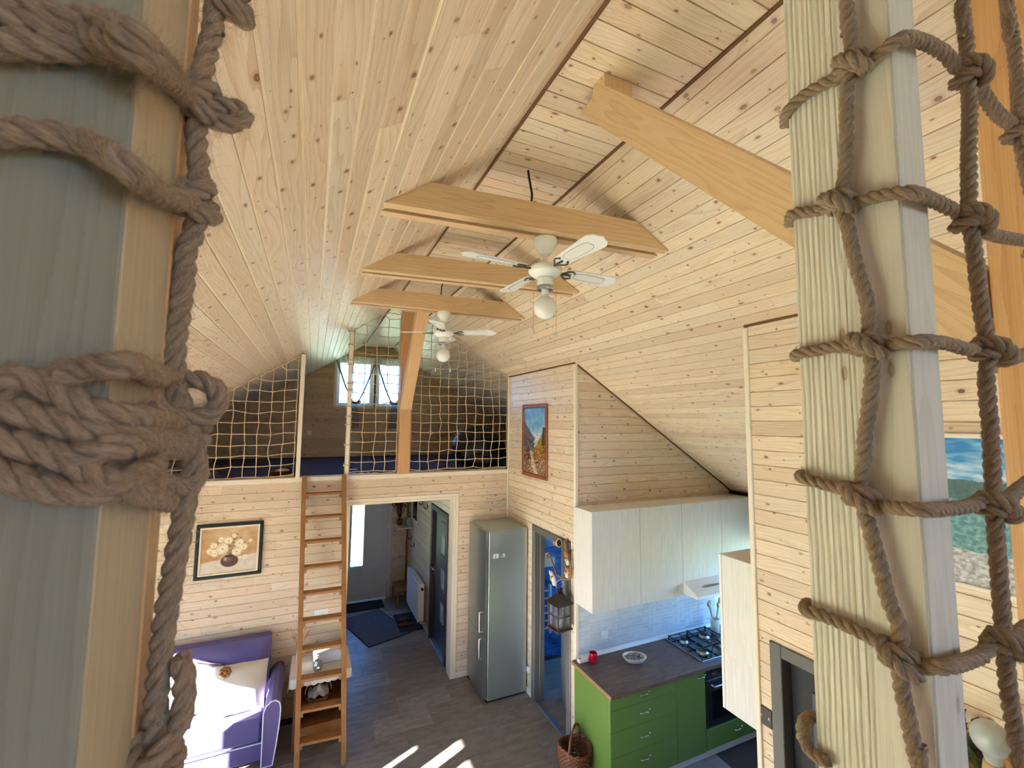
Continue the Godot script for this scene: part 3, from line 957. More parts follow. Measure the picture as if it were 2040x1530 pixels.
func kitchen_walls() -> void:
	var L := XE - XR
	var w := struct("wall_kitchen", slab(V3(XR + 0.012, 0, ZK - 0.012), V3(1, 0, 0), Vector3.UP, V3(0, 0, -1), L - 0.012, 2.42, 0.1), M.pine_back, "back wall of the kitchen recess, boarded triangle above the wall cabinets", "wall")
	var up := MB.new()
	up.prism(PackedVector2Array([Vector2(XR + 0.012, 2.42), Vector2(XE, 2.42), Vector2(XE, slope_y(XE)), Vector2(XR + 0.012, slope_y(XR + 0.012))]), -0.1, Transform3D(Basis.IDENTITY, V3(0, 0, ZK - 0.012)))
	obj("gable_panel", up, M.pine_back, w)
	clad(w, V3(XR, 2.34, ZK), V3(1, 0, 0), Vector3.UP, V3(0, 0, 1), L, slope_y(XR) - 2.34, [], func(v: float): return Vector2(0.0, minf(L, FC + FH + (FY - (v + 2.34)) / SLOPE - XR)), 3.0)
	var a := V3(XR + 0.02, slope_y(XR + 0.02) - 0.006, ZK + 0.008)
	var b := V3(XE, slope_y(XE) - 0.006, ZK + 0.008)
	var t := MB.new()
	t.bar(a, b, 0.016, 0.016)
	struct("trim_10", t, M.trim_dark, "dark diagonal strip between kitchen wall and sloping ceiling", "trim")
	# tiled splashback: four panels, each with bricks in relief
	var sp := struct("wall_splashback", one(V3(XR + 0.02, 0.9, ZK - 0.01), V3(XE, 1.5, ZK + 0.004), 0.0), M.panel_joint, "pale brick-tile splashback between worktop and wall cabinets", "wall")
	var xs := [XR + 0.02, 3.01, 3.488, 3.966, 4.45]
	for k in 4:
		var y := 0.925
		var row := 0
		while y < 1.47:
			var x: float = xs[k] + 0.002 - (0.07 if row % 2 else 0.0)
			while x < xs[k + 1] - 0.004:
				var x0 := maxf(x, xs[k] + 0.002)
				var x1 := minf(x + 0.137, xs[k + 1] - 0.002)
				if x1 - x0 > 0.012:
					obj("brick", one(V3(x0, y, ZK), V3(x1, y + 0.0345, ZK + 0.0062 + rng.randf() * 0.0008), 0.001), [M.brick_glaze, M.brick_glaze_b][rng.randi() % 2], sp)
				x += 0.14
			y += 0.0375
			row += 1
	# end wall above the cabinets, and the wall that closes the kitchen on the camera's side
	var e := struct("wall_kitchen_end", one(V3(XE - 0.012, 2.2, Z2), V3(XE, slope_y(XE) - 0.01, ZK), 0.0), M.pine_back, "low knee wall at the end of the kitchen", "wall")
	clad(e, V3(XE - 0.012, 2.2, ZK), V3(0, 0, 1), Vector3.UP, V3(-1, 0, 0), Z2 - ZK, slope_y(XE) - 2.2, [], null, 3.0)
	struct("trim_11", one(V3(XE - 0.03, slope_y(XE) - 0.012, ZK), V3(XE - 0.01, slope_y(XE) + 0.004, Z2)), M.trim_dark, "dark strip along the top of the knee wall", "trim")
	var cb := MB.new()
	cb.prism(PackedVector2Array([Vector2(XR + 0.012, 0), Vector2(XE, 0), Vector2(XE, slope_y(XE)), Vector2(XR + 0.012, slope_y(XR + 0.012))]), 0.09, Transform3D(Basis.IDENTITY, V3(0, 0, Z2)))
	struct("wall_kitchen_side", cb, M.pine_back, "wall closing the kitchen recess behind the side cabinet", "wall")
	# long wall towards the camera, with the dark doorway
	var sy := slope_y(XR)
	var hole := Rect2(0.135, 0, 0.83, 1.965)
	var r := struct("wall_right_near", slab(V3(XR + 0.012, 0, Z2), V3(0, 0, 1), Vector3.UP, V3(1, 0, 0), ZN - Z2, sy - 0.02, 0.1, [hole]), M.pine_back, "boarded wall behind the right-hand post, with a doorway and a seascape", "wall")
	clad(r, V3(XR, 0, Z2), V3(0, 0, 1), Vector3.UP, V3(-1, 0, 0), 2.3, sy, [hole], null, 3.0, 0.06)
	struct("trim_12", one(V3(XR - 0.014, 0, Z2 - 0.012), V3(XR + 0.016, sy - 0.01, Z2 + 0.02), 0.004), M.trim, "pale corner strip at the near end of the kitchen recess", "trim")
	struct("trim_13", one(V3(XR - 0.018, sy - 0.006, Z2), V3(XR + 0.004, sy + 0.008, 0.4)), M.trim_dark, "dark strip along the top of the wall with the seascape", "trim")
	# open doorway in that wall: its shade is painted on a near-black sheet
	var d := struct("door_4", one(V3(XR + 0.06, 0.0, -1.74), V3(XR + 0.1, 1.93, -0.98), 0.004), M.doorway_shade, "near-black sheet painted as the shade of an open doorway, in a grey frame behind the right-hand post", "door")
	var f := MB.new()
	f.box(V3(XR - 0.014, 0, -1.815), V3(XR + 0.1, 2.0, -1.745), 0.004)
	f.box(V3(XR - 0.014, 0, -0.975), V3(XR + 0.1, 2.0, -0.905), 0.004)
	f.box(V3(XR - 0.014, 1.93, -1.745), V3(XR + 0.1, 2.0, -0.975), 0.004)
	obj("door_frame", f, M.frame_grey, d)
	var g := MB.new()
	g.box(V3(XR + 0.048, 0.15, -1.62), V3(XR + 0.06, 1.8, -1.1), 0.004)
	obj("doorway_panel", g, M.door_dark, d)

func near_loft() -> void:
	struct("floor_near_loft", one(V3(XL, 2.36, -0.345), V3(XR, YL, ZN), 0.0), M.planed, "floor of the loft the photograph is taken from", "floor")


# ---------------------------------------------------------------- hall
func hall() -> void:
	var hole := Rect2(ZF - 0.13 + 5.91 - 0.0, 0, 0.9, 1.985)
	hole = Rect2(0.155, 0, 0.9, 1.985)      # measured from the partition's back face towards the entrance
	var L := ZF - 0.13 - ZG
	var w := struct("wall_hall_right", slab(V3(1.762, 0, ZF - 0.13), V3(0, 0, -1), Vector3.UP, V3(1, 0, 0), L, 2.32, 0.09, [hole]), M.pine_back, "boarded right side of the hall with radiator and dark door", "wall")
	clad(w, V3(1.75, 0, ZF - 0.13), V3(0, 0, -1), Vector3.UP, V3(-1, 0, 0), L, 2.32, [hole], null, 3.0, 0.02)
	struct("wall_hall_left", slab(V3(0.33, 0, ZF - 0.13), V3(0, 0, -1), Vector3.UP, V3(-1, 0, 0), L, 2.32, 0.09), M.pine_back, "left side of the hall", "wall")
	struct("baseboard_hall", one(V3(1.736, 0, -6.82), V3(1.75, 0.07, ZG)), M.plastic_white, "pale baseboard along the radiator side of the hall", "baseboard")
	# entrance door
	var d := struct("door_1", one(V3(0.45, 0.0, ZG - 0.06), V3(0.52, 2.12, ZG + 0.02), 0.004), M.door_white, "white entrance door with a tall bright glass strip at the end of the hall", "door")
	var f := MB.new()
	f.box(V3(1.37, 0, ZG - 0.06), V3(1.44, 2.12, ZG + 0.02), 0.004)
	f.box(V3(0.52, 2.05, ZG - 0.06), V3(1.37, 2.12, ZG + 0.02), 0.004)
	obj("door_frame", f, M.door_white, d)
	var lf := MB.new()
	var fr := ZG + 0.0
	lf.box(V3(0.52, 0.01, fr - 0.05), V3(0.735, 2.05, fr), 0.003)
	lf.box(V3(0.945, 0.01, fr - 0.05), V3(1.37, 2.05, fr), 0.003)
	lf.box(V3(0.735, 0.01, fr - 0.05), V3(0.945, 0.62, fr), 0.003)
	lf.box(V3(0.735, 1.96, fr - 0.05), V3(0.945, 2.05, fr), 0.003)
	obj("leaf", lf, M.door_white, d)
	obj("pane", one(V3(0.735, 0.62, fr - 0.03), V3(0.945, 1.96, fr - 0.022), 0.0), M.pane, d)
	var mo := MB.new()
	for e in [[0.6, 1.29, 0.12, 0.14], [0.6, 1.29, 0.55, 0.57], [0.6, 0.62, 0.14, 0.55], [1.27, 1.29, 0.14, 0.55], [1.0, 1.29, 0.66, 0.68], [1.27, 1.29, 0.68, 1.95], [0.96, 1.29, 1.95, 1.97]]:
		mo.box(V3(e[0], e[2], fr), V3(e[1], e[3], fr + 0.006), 0.003)
	obj("moulding", mo, M.door_white, d)
	var hd := MB.new()
	hd.box(V3(0.55, 0.95, fr), V3(0.585, 1.15, fr + 0.01), 0.003)
	hd.tube(PackedVector3Array([V3(0.567, 1.08, fr), V3(0.567, 1.08, fr + 0.05), V3(0.69, 1.08, fr + 0.05)]), 0.009, 8)
	obj("handle", hd, M.chrome, d)
	var hg := MB.new()
	for y in [0.3, 1.25]:
		hg.box(V3(1.355, y, fr), V3(1.40, y + 0.1, fr + 0.02), 0.004)
	obj("hinge", hg, M.plastic_white, d)
	# dark interior door on the right of the hall
	var z0 := ZF - 0.13 - 0.155 - 0.9
	var z1 := ZF - 0.13 - 0.155
	var e2 := struct("door_2", one(V3(1.785, 0.005, z0 + 0.075), V3(1.822, 1.91, z1 - 0.075), 0.003), M.door_dark, "dark grey hall door with a column of square glass lights", "door")
	var f2 := MB.new()
	f2.box(V3(1.735, 0, z0 - 0.01), V3(1.83, 1.985, z0 + 0.075), 0.004)
	f2.box(V3(1.735, 0, z1 - 0.075), V3(1.83, 1.985, z1 + 0.01), 0.004)
	f2.box(V3(1.735, 1.91, z0 + 0.075), V3(1.83, 1.985, z1 - 0.075), 0.004)
	obj("door_frame", f2, M.frame_dark, e2)
	for k in 3:
		var y := 0.42 + k * 0.47
		obj("pane", one(V3(1.778, y, z1 - 0.42), V3(1.786, y + 0.26, z1 - 0.26), 0.002), M.door_glass, e2)
		obj("panel", one(V3(1.776, y + 0.26, z1 - 0.44), V3(1.785, y + 0.45, z1 - 0.1), 0.003), M.door_dark, e2)
	var h2 := MB.new()
	h2.box(V3(1.777, 0.95, z0 + 0.1), V3(1.785, 1.12, z0 + 0.135), 0.003)
	h2.tube(PackedVector3Array([V3(1.78, 1.06, z0 + 0.118), V3(1.735, 1.06, z0 + 0.118), V3(1.735, 1.06, z0 + 0.24)]), 0.009, 8)
	obj("handle", h2, M.chrome, e2)
	struct("trim_14", one(V3(1.74, 0, z0 + 0.02), V3(1.83, 0.012, z1 - 0.02), 0.003), M.steel, "metal threshold under the dark hall door", "trim")
	# grey bathroom door, ajar, with the blue bathroom behind it
	var bz0 := ZF + 0.785
	var bz1 := ZF + 1.59
	var f3 := MB.new()
	f3.box(V3(XR - 0.016, 0, bz0 - 0.03), V3(XR + 0.112, 2.015, bz0 + 0.05), 0.004)
	f3.box(V3(XR - 0.016, 0, bz1 - 0.05), V3(XR + 0.112, 2.015, bz1 + 0.03), 0.004)
	f3.box(V3(XR - 0.016, 1.94, bz0 + 0.05), V3(XR + 0.112, 2.015, bz1 - 0.05), 0.004)
	f3.box(V3(XR + 0.05, 0, bz0 + 0.05), V3(XR + 0.112, 1.94, bz0 + 0.07), 0.003)
	var d3 := struct("door_3", f3, M.frame_grey, "grey bathroom door standing ajar between fridge and kitchen", "door")
	var xf := Transform3D(Basis(Vector3.UP, -0.34), V3(XR + 0.115, 0.008, bz1 - 0.055))
	var l3 := MB.new()
	l3.box(V3(-0.02, 0, -0.7), V3(0.02, 1.93, 0), 0.003, xf)
	obj("leaf", l3, M.door_grey, d3)
	var g3 := MB.new()
	for e in [-0.22, -0.5]:
		g3.box(V3(-0.026, 0.12, e - 0.06), V3(-0.02, 1.8, e + 0.06), 0.003, xf)
	obj("panel", g3, M.door_grey, d3)
	var h3 := MB.new()
	h3.tube(PackedVector3Array([xf * V3(-0.02, 1.02, -0.64), xf * V3(-0.06, 1.02, -0.64), xf * V3(-0.06, 1.02, -0.53)]), 0.009, 8)
	obj("handle", h3, M.chrome, d3)
	struct("trim_15", one(V3(XR - 0.005, 0, bz0 + 0.04), V3(XR + 0.05, 0.012, bz1 - 0.04), 0.003), M.steel, "metal threshold of the bathroom doorway", "trim")
	var bw := MB.new()
	bw.grid(40, 30, func(u: float, v: float):
		var p := V3(XR + 0.115 + u * (XE - XR - 0.12), v * 2.3, -5.60)
		p.z += 0.012 * sin(v * 60.0 + 2.0 * sin(u * 25.0)) + 0.01 * sin(u * 40.0 + v * 9.0)
		return p, 3.0, 3.0)
	struct("wall_bathroom", bw, M.blue_wall, "blue wavy stone wall seen through the bathroom door", "wall")
	struct("wall_bathroom_back", one(V3(XR + 0.112, 0, -5.72), V3(XE, 2.4, -5.63), 0.0), M.slab, "back of the bathroom wall", "wall")
	struct("ceiling_bathroom", one(V3(XR + 0.112, 2.3, -5.63), V3(XE, 2.36, ZK - 0.112), 0.0), M.plastic_white, "bathroom ceiling", "ceiling")
	var bt := thing("bath_radiator", "pale towel radiator low behind the bathroom door gap", "radiator", V3(2.9, 0, -5.5))
	obj("frame", one(V3(2.72, 0.35, -5.56), V3(2.76, 1.0, -5.5), 0.01), M.radiator, bt)
	obj("frame", one(V3(3.1, 0.35, -5.56), V3(3.14, 1.0, -5.5), 0.01), M.radiator, bt)
	for k in 6:
		var q := MB.new()
		q.tube(PackedVector3Array([V3(2.74, 0.42 + k * 0.1, -5.53), V3(3.12, 0.42 + k * 0.1, -5.53)]), 0.012, 8)
		obj("rail", q, M.radiator, bt)
	var vn := thing("bath_cabinet", "white hanging cabinet on the blue bathroom wall", "cabinet", V3(2.95, 1.3, -5.55))
	obj("body", one(V3(2.78, 1.30, -5.58), V3(3.10, 1.42, -5.35), 0.01), M.plastic_white, vn)
	obj("door", one(V3(2.79, 1.31, -5.35), V3(3.09, 1.41, -5.335), 0.004), M.plastic_white, vn)


# ---------------------------------------------------------------- beams and posts
func beams() -> void:
	var names := ["double-plank tie beam that carries the larger-looking nearer ceiling fan", "plain double-plank tie beam between the two ceiling fans", "double-plank tie beam before the far net, carrying the smaller-looking fan"]
	var zs := [-2.05, -3.05, -3.945]
	var ends := [0.137, 0.19, 0.11]
	for k in 3:
		var o := thing("tie_beam", names[k], "beam", V3(FC, 4.29, zs[k]), "", "thing")
		var y0 := 4.288
		var y1 := 4.43
		var xa := FC - FH - (FY - y0) / SLOPE
		var xb := FC - FH - (FY - y1) / SLOPE
		var xc := FC + FH + (FY - y1) / SLOPE
		var xd := FC + FH + (FY - y0) / SLOPE
		var ang := atan2(ends[k], xd - xa)
		for e in [0.0, -0.092]:
			var b := MB.new()
			b.prism(PackedVector2Array([Vector2(xa, y0), Vector2(xd, y0), Vector2(xc, y1), Vector2(xb, y1)]), -0.056, Transform3D(Basis.IDENTITY, V3(-xa, 0, 0)))
			var r := Transform3D(Basis(Vector3.UP, -ang), V3(xa, 0, zs[k] + e))
			for i in b.v.size():
				b.v[i] = r * b.v[i]
				b.n[i] = r.basis * b.n[i]
				b.t[i] += Vector2(k * 0.9 - e * 6.0, k * 0.05 + e)
			obj("plank", b, M.beam, o)
		var sp := MB.new()
		sp.box(V3(FC - xa - 0.12, y0 + 0.03, -0.0915), V3(FC - xa + 0.12, y1 - 0.01, -0.0565), 0.002, Transform3D(Basis(Vector3.UP, -ang), V3(xa, 0, zs[k])))
		obj("spacer_block", sp, M.beam, o)
	# heavy posts and their braces
	var pf := thing("timber_post", "thick orange timber post in the middle of the far rope net", "post", V3(1.06, YL, -5.63), "", "thing")
	obj("shaft", one(V3(0.99, YL, -5.70), V3(1.13, FY, -5.56), 0.006), M.post_orange, pf)
	var pn := thing("timber_post", "thick honey-coloured timber post at the picture's edge beside the near net", "post", V3(1.06, YL, -0.24), "", "thing")
	obj("shaft", one(V3(0.99, YL, -0.312), V3(1.13, FY, -0.172), 0.006), M.post_orange, pn)
	var bn := thing("diagonal_brace", "large honey-coloured diagonal brace with a notched upper end under the flat ceiling", "brace", V3(1.06, 3.5, -0.45), "", "thing")
	var poly := PackedVector2Array([Vector2(-0.313, 3.352), Vector2(-0.313, 3.522), Vector2(-1.19, 4.45), Vector2(-1.325, 4.588), Vector2(-1.325, FY), Vector2(-1.40, FY), Vector2(-1.41, 4.60), Vector2(-1.50, 4.588)])
	var m := MB.new()
	m.prism(poly, 0.135, Transform3D(Basis(V3(0, 0, 1), V3(0, 1, 0), V3(1, 0, 0)), V3(0.99, 0, 0)))
	obj("timber", rot_uv(m, 0.8), M.beam, bn)
	var bf := thing("diagonal_brace", "pale diagonal brace leaning from the orange far post up to the ceiling", "brace", V3(1.06, 3.5, -5.4), "", "thing")
	var poly2 := PackedVector2Array([Vector2(-5.56, 3.40), Vector2(-5.56, 3.60), Vector2(-4.72, FY), Vector2(-4.575, FY)])
	var m2 := MB.new()
	m2.prism(poly2, 0.135, Transform3D(Basis(V3(0, 0, 1), V3(0, 1, 0), V3(1, 0, 0)), V3(0.993, 0, 0)))
	obj("timber", rot_uv(m2, -0.9), M.beam_pale, bf)
	# thin posts either side of the ladder gap
	for k in 2:
		var x0: float = [-0.150, 0.372][k]
		var top := slope_y(x0) - 0.005
		var o := thing("thin_post", ["thin pale post on the sofa side of the ladder gap in the far net", "thin pale post wrapped with rope at the far net"][k], "post", V3(x0 + 0.02, YL, ZF), "", "thing")
		obj("shaft", one(V3(x0, YL, ZF - 0.06), V3(x0 + 0.044, top, ZF + 0.03), 0.003), M.trim, o)

func rot_uv(b: MB, a: float) -> MB:
	for i in b.t.size():
		if absf(b.n[i].x) > 0.9:
			b.t[i] = b.t[i].rotated(a)
	return b


# ---------------------------------------------------------------- far nets
func net(label: String, x0: float, x1: float, sx: float, sag: float, sd: int, tie_left: bool) -> Node3D:
	var o := thing("rope_net", label, "net", V3((x0 + x1) * 0.5, YL, ZF))
	var r := RandomNumberGenerator.new()
	r.seed = sd
	var nx := int(round((x1 - x0) / sx))
	var ny := int((FY - YL) / 0.121)
	var P := {}
	for i in nx + 1:
		for j in ny + 1:
			var x := x0 + (x1 - x0) * i / nx
			var y := YL + 0.035 + j * 0.121
			var edge := minf(1.0, minf(i, nx - i) / 2.0)
			x += r.randfn(0, 0.008) * edge
			y += r.randfn(0, 0.007) + sag * sin(PI * i / nx) * (1.0 - float(j) / ny) * 0.3 - 0.02 * edge
			P[Vector2i(i, j)] = V3(x, y, ZF - 0.02 + 0.05 * edge * sin(PI * clampf(j / 9.0, 0, 1)) + r.randfn(0, 0.008))
	for i in nx + 1:
		var line := PackedVector3Array()
		var kn := MB.new()
		for j in ny + 1:
			var p: Vector3 = P[Vector2i(i, j)]
			if p.y > slope_y(p.x) - 0.03:
				line.append(V3(p.x, slope_y(p.x) - 0.005, ZF - 0.01))
				break
			line.append(p)
			kn.ball(p, V3(0.0105, 0.0095, 0.0105), 6, 4)
		if line.size() > 1:
			kn.tube(soften(line, r), ROPE * 0.85, 6)
			obj("rope", kn, M.jute_pale, o)
	for j in ny + 1:
		var line := PackedVector3Array()
		for i in nx + 1:
			var p: Vector3 = P[Vector2i(i, j)]
			if p.y > slope_y(p.x) - 0.03:
				if line.size() > 1:
					line.append(V3(lerpf(line[-1].x, p.x, 0.5), slope_y(lerpf(line[-1].x, p.x, 0.5)) - 0.005, ZF - 0.01))
					break
				if line.is_empty() and i < nx and P[Vector2i(i + 1, j)].y < slope_y(P[Vector2i(i + 1, j)].x) - 0.03:
					var x := lerpf(p.x, P[Vector2i(i + 1, j)].x, 0.5)
					line.append(V3(x, slope_y(x) - 0.005, ZF - 0.01))
				continue
			line.append(p)
		if line.size() > 1:
			var b := MB.new()
			b.tube(soften(line, r), ROPE * 0.85, 6)
			obj("rope", b, M.jute_pale, o)
	# border rope along floor and slope
	var bl := PackedVector3Array()
	for i in 25:
		var x := lerpf(x0, x1, i / 24.0)
		bl.append(V3(x, YL + 0.018 + absf(r.randfn(0, 0.008)) - 0.01 * sin(PI * i / 24.0), ZF - 0.03))
	var bb := MB.new()
	bb.tube(bl, ROPE, 6)
	obj("border_rope", bb, M.jute_pale, o)
	var tl := PackedVector3Array()
	for i in 41:
		var x := lerpf(x0, x1, i / 40.0)
		tl.append(V3(x, slope_y(x) - 0.012 - absf(r.randfn(0, 0.01)), ZF - 0.015 + r.randfn(0, 0.006)))
	var tb := MB.new()
	tb.tube(tl, ROPE, 6)
	obj("border_rope", tb, M.jute_pale, o)
	return o

func soften(p: PackedVector3Array, r: RandomNumberGenerator) -> PackedVector3Array:
	var q := PackedVector3Array()
	for i in p.size() - 1:
		q.append(p[i])
		q.append(p[i].lerp(p[i + 1], 0.5) + V3(r.randfn(0, 0.003), -0.002 + r.randfn(0, 0.002), r.randfn(0, 0.004)))
	q.append(p[-1])
	return q

func far_nets() -> void:
	net("knotted rope net closing the sofa side of the far loft", -2.3, -0.175, 0.125, 0.0, 3, false)
	var mid := net("narrow knotted rope net in front of the loft windows", 0.425, 0.975, 0.135, 0.05, 4, true)
	net("wide knotted rope net between orange post and right-hand wall", 1.15, 2.49, 0.122, 0.08, 5, false)
	for y in [2.72, 2.96, 3.2, 3.3, 3.42, 3.62, 3.70, 3.93, 3.98, 4.17, 4.33]:
		var p := PackedVector3Array()
		for i in 15:
			var a := TAU * i / 12.0
			p.append(V3(0.394 + cos(a) * 0.032 * (1.0 + 0.3 * absf(sin(2 * a))), y + i * 0.0015 - cos(a) * 0.006, ZF - 0.015 + sin(a) * 0.056))
		var b := MB.new()
		b.tube(p, ROPE * 0.8, 6)
		b.ball(V3(0.362, y + 0.004, ZF + 0.03), V3(0.012, 0.012, 0.01), 6, 4)
		obj("lashing", b, M.jute_pale, mid)


# ---------------------------------------------------------------- ceiling fans
func fan(label: String, hub: Vector3, top: float, turn: float, blade_r: float) -> Node3D:
	var o := thing("ceiling_fan", label, "ceiling fan", V3(hub.x, top, hub.z))
	var T := Transform3D(Basis.IDENTITY, hub)
	var at := Transform3D(Basis.IDENTITY, V3(hub.x, top, hub.z))
	var b := MB.new()
	b.lathe(PackedVector2Array([Vector2(0.001, 0), Vector2(0.062, 0), Vector2(0.066, -0.008), Vector2(0.066, -0.03), Vector2(0.06, -0.05), Vector2(0.045, -0.07), Vector2(0.04, -0.085), Vector2(0.024, -0.097), Vector2(0.001, -0.098)]), 32, at)
	obj("canopy", b, M.fan_white, o)
	b = MB.new()
	b.tube(PackedVector3Array([at * V3(0, -0.09, 0), T * V3(0, 0.02, 0)]), 0.0115, 14)
	obj("downrod", b, M.fan_white, o)
	b = MB.new()
	b.lathe(PackedVector2Array([Vector2(0.001, 0.032), Vector2(0.03, 0.032), Vector2(0.05, 0.024), Vector2(0.085, 0.02), Vector2(0.094, 0.01), Vector2(0.094, -0.012), Vector2(0.088, -0.017), Vector2(0.08, -0.026), Vector2(0.06, -0.038), Vector2(0.042, -0.043), Vector2(0.001, -0.044)]), 40, T)
	obj("motor_housing", b, M.fan_white, o)
	b = MB.new()
	b.lathe(PackedVector2Array([Vector2(0.001, -0.042), Vector2(0.042, -0.044), Vector2(0.044, -0.05), Vector2(0.044, -0.085), Vector2(0.04, -0.09), Vector2(0.001, -0.09)]), 24, T)
	for k in 6:
		var a := TAU * k / 6
		b.box(V3(-0.012, -0.08, 0.0425), V3(0.012, -0.055, 0.046), 0.002, T * Transform3D(Basis(Vector3.UP, a), Vector3.ZERO))
	obj("switch_housing", b, M.fan_white, o)
	b = MB.new()
	b.lathe(PackedVector2Array([Vector2(0.04, -0.09), Vector2(0.047, -0.092), Vector2(0.047, -0.112), Vector2(0.041, -0.114), Vector2(0.038, -0.104), Vector2(0.001, -0.1)]), 24, T)
	obj("ring", b, M.steel, o)
	b = MB.new()
	b.lathe(PackedVector2Array([Vector2(0.02, -0.095), Vector2(0.021, -0.13), Vector2(0.018, -0.138), Vector2(0.001, -0.138)]), 16, T)
	obj("socket", b, M.fan_white, o)
	# globe bulb
	b = MB.new()
	var pr := PackedVector2Array([Vector2(0.018, -0.134), Vector2(0.022, -0.148)])
	for i in 15:
		var a := -1.15 + 2.71 * i / 14.0
		pr.append(Vector2(maxf(0.064 * cos(a), 0.0005), -0.212 - 0.064 * sin(a)))
	b.lathe(pr, 28, T)
	obj("globe_bulb", b, M.opal, o)
	for k in 4:
		var R := T * Transform3D(Basis(Vector3.UP, turn + TAU * k / 4), Vector3.ZERO)
		var tilt := R * Transform3D(Basis(Vector3.RIGHT, -0.2), V3(0, 0.004, 0))
		# blade outline in its own plane, x outwards
		var ol := PackedVector2Array([Vector2(0.13, -0.036), Vector2(0.16, -0.042), Vector2(blade_r - 0.075, -0.062), Vector2(blade_r - 0.05, -0.062), Vector2(blade_r - 0.02, -0.04), Vector2(blade_r - 0.012, -0.015), Vector2(blade_r, 0.0), Vector2(blade_r - 0.012, 0.015), Vector2(blade_r - 0.02, 0.04), Vector2(blade_r - 0.05, 0.062), Vector2(blade_r - 0.075, 0.062), Vector2(0.16, 0.042), Vector2(0.13, 0.036)])
		var fl := Transform3D(Basis(V3(1, 0, 0), V3(0, 0, 1), V3(0, 1, 0)), Vector3.ZERO)
		b = MB.new()
		b.prism(ol, 0.006, tilt * fl)
		var bl := obj("blade", b, M.fan_white, o)
		# cane inlay with a groove round it
		b = MB.new()
		var inl := PackedVector2Array()
		for i in 28:
			var a := TAU * i / 28
			var cx := blade_r - 0.195 + 0.105 * signf(cos(a)) * pow(absf(cos(a)), 0.55)
			inl.append(Vector2(cx, 0.034 * signf(sin(a)) * pow(absf(sin(a)), 0.6)))
		b.prism(inl, -0.0012, tilt * fl)
		obj("cane_inlay", b, M.cane, bl)
		b = MB.new()
		var rim := PackedVector3Array()
		for i in 29:
			var q := inl[i % 28]
			rim.append(tilt * V3(q.x, -0.001, q.y))
		b.tube(rim, 0.0016, 5, -1, false)
		obj("inlay_rim", b, M.steel, bl)
		# scrolled blade arm
		b = MB.new()
		b.tube(PackedVector3Array([R * V3(0.085, 0.002, 0), R * V3(0.105, -0.004, 0.0), tilt * V3(0.13, -0.006, 0), tilt * V3(0.17, -0.006, 0)]), 0.006, 6)
		for s in [-1.0, 1.0]:
			var sc := PackedVector3Array()
			for i in 14:
				var f := i / 13.0
				sc.append(tilt * V3(0.105 + 0.075 * f + 0.008 * sin(f * 9.0), -0.006, s * (0.004 + 0.03 * sin(f * 2.3) + 0.005 * sin(f * 11.0))))
			b.tube(sc, 0.0042, 6)
			b.ball(tilt * V3(0.183, -0.006, s * 0.026), V3(0.007, 0.005, 0.007), 8, 5)
		obj("blade_arm", b, M.brass_old, o)
	for s in [-1.0, 1.0]:
		var yb := -0.335
		b = MB.new()
		b.tube(PackedVector3Array([T * V3(s * 0.044, -0.07, 0), T * V3(s * 0.066, -0.075, 0), T * V3(s * 0.07, -0.09, 0), T * V3(s * 0.071, yb, 0)]), 0.0014, 5)
		var ch := obj("pull_cord", b, M.cord, o)
		b = MB.new()
		b.lathe(PackedVector2Array([Vector2(0.0015, yb), Vector2(0.004, yb - 0.004), Vector2(0.0075, yb - 0.026), Vector2(0.006, yb - 0.03), Vector2(0.001, yb - 0.03)]), 12, T * Transform3D(Basis.IDENTITY, V3(s * 0.071, 0, 0)))
		obj("pull_knob", b, M.ceramic, ch)
	return o

func fans() -> void:
	fan("nearer white four-blade ceiling fan with a globe bulb under the first tie beam", V3(1.142, 4.105, -2.085), 4.29, 0.06, 0.5)
	fan("farther white four-blade ceiling fan hanging before the far loft net", V3(1.088, 4.088, -3.965), 4.292, -0.42, 0.5)
	var b := MB.new()
	b.tube(PackedVector3Array([V3(1.02, FY, -2.06), V3(1.025, FY - 0.05, -2.055), V3(1.045, FY - 0.13, -2.06), V3(1.052, 4.42, -2.085), V3(1.06, 4.33, -2.09)]), 0.0062, 8)
	obj_tag("power_cable", b, M.cable, "black cable from the flat ceiling down to the beam of the nearer fan", "cable")
	b = MB.new()
	b.tube(PackedVector3Array([V3(1.10, FY, -4.05), V3(1.075, FY - 0.1, -4.03), V3(1.06, 4.42, -4.0), V3(1.07, 4.33, -3.98)]), 0.006, 8)
	obj_tag("power_cable", b, M.cable, "black cable running down to the beam of the farther fan", "cable")


# ---------------------------------------------------------------- ladder
func ladder() -> void:
	var o := thing("loft_ladder", "brown-stained wooden ladder leaning up to the gap in the far net", "ladder", V3(0.18, 0, -4.75))
	var bl := V3(0.008, 0.0, -4.735); var tl := V3(-0.058, 2.615, -5.598)
	var br := V3(0.412, 0.0, -4.70); var tr := V3(0.368, 2.615, -5.598)
	for e in [[bl, tl], [br, tr]]:
		var b := MB.new()
		b.bar(e[0], e[1], 0.046, 0.085, V3(0, 0.31, 0.95))
		obj("stile", b, M.stained, o)
	for k in 10:
		var f := (0.235 + k * 0.2415) / 2.6
		var l: Vector3 = bl.lerp(tl, f) + V3(0.02, 0, 0)
		var r: Vector3 = br.lerp(tr, f) + V3(-0.02, 0, 0)
		var b := MB.new()
		b.bar(l + V3(0, 0, 0.006), r + V3(0, 0, 0.006), 0.1, 0.026, Vector3.UP, 0.003, V3(rng.randf() * 2, rng.randf(), 0))
		obj("tread", b, M.stained, o)
		for s in [l + V3(0.013, 0, 0), r - V3(0.013, 0, 0)]:
			b = MB.new()
			b.box(s + V3(-0.013, -0.05, -0.045), s + V3(0.013, -0.013, 0.05), 0.003)
			obj("cleat", b, M.stained, o)


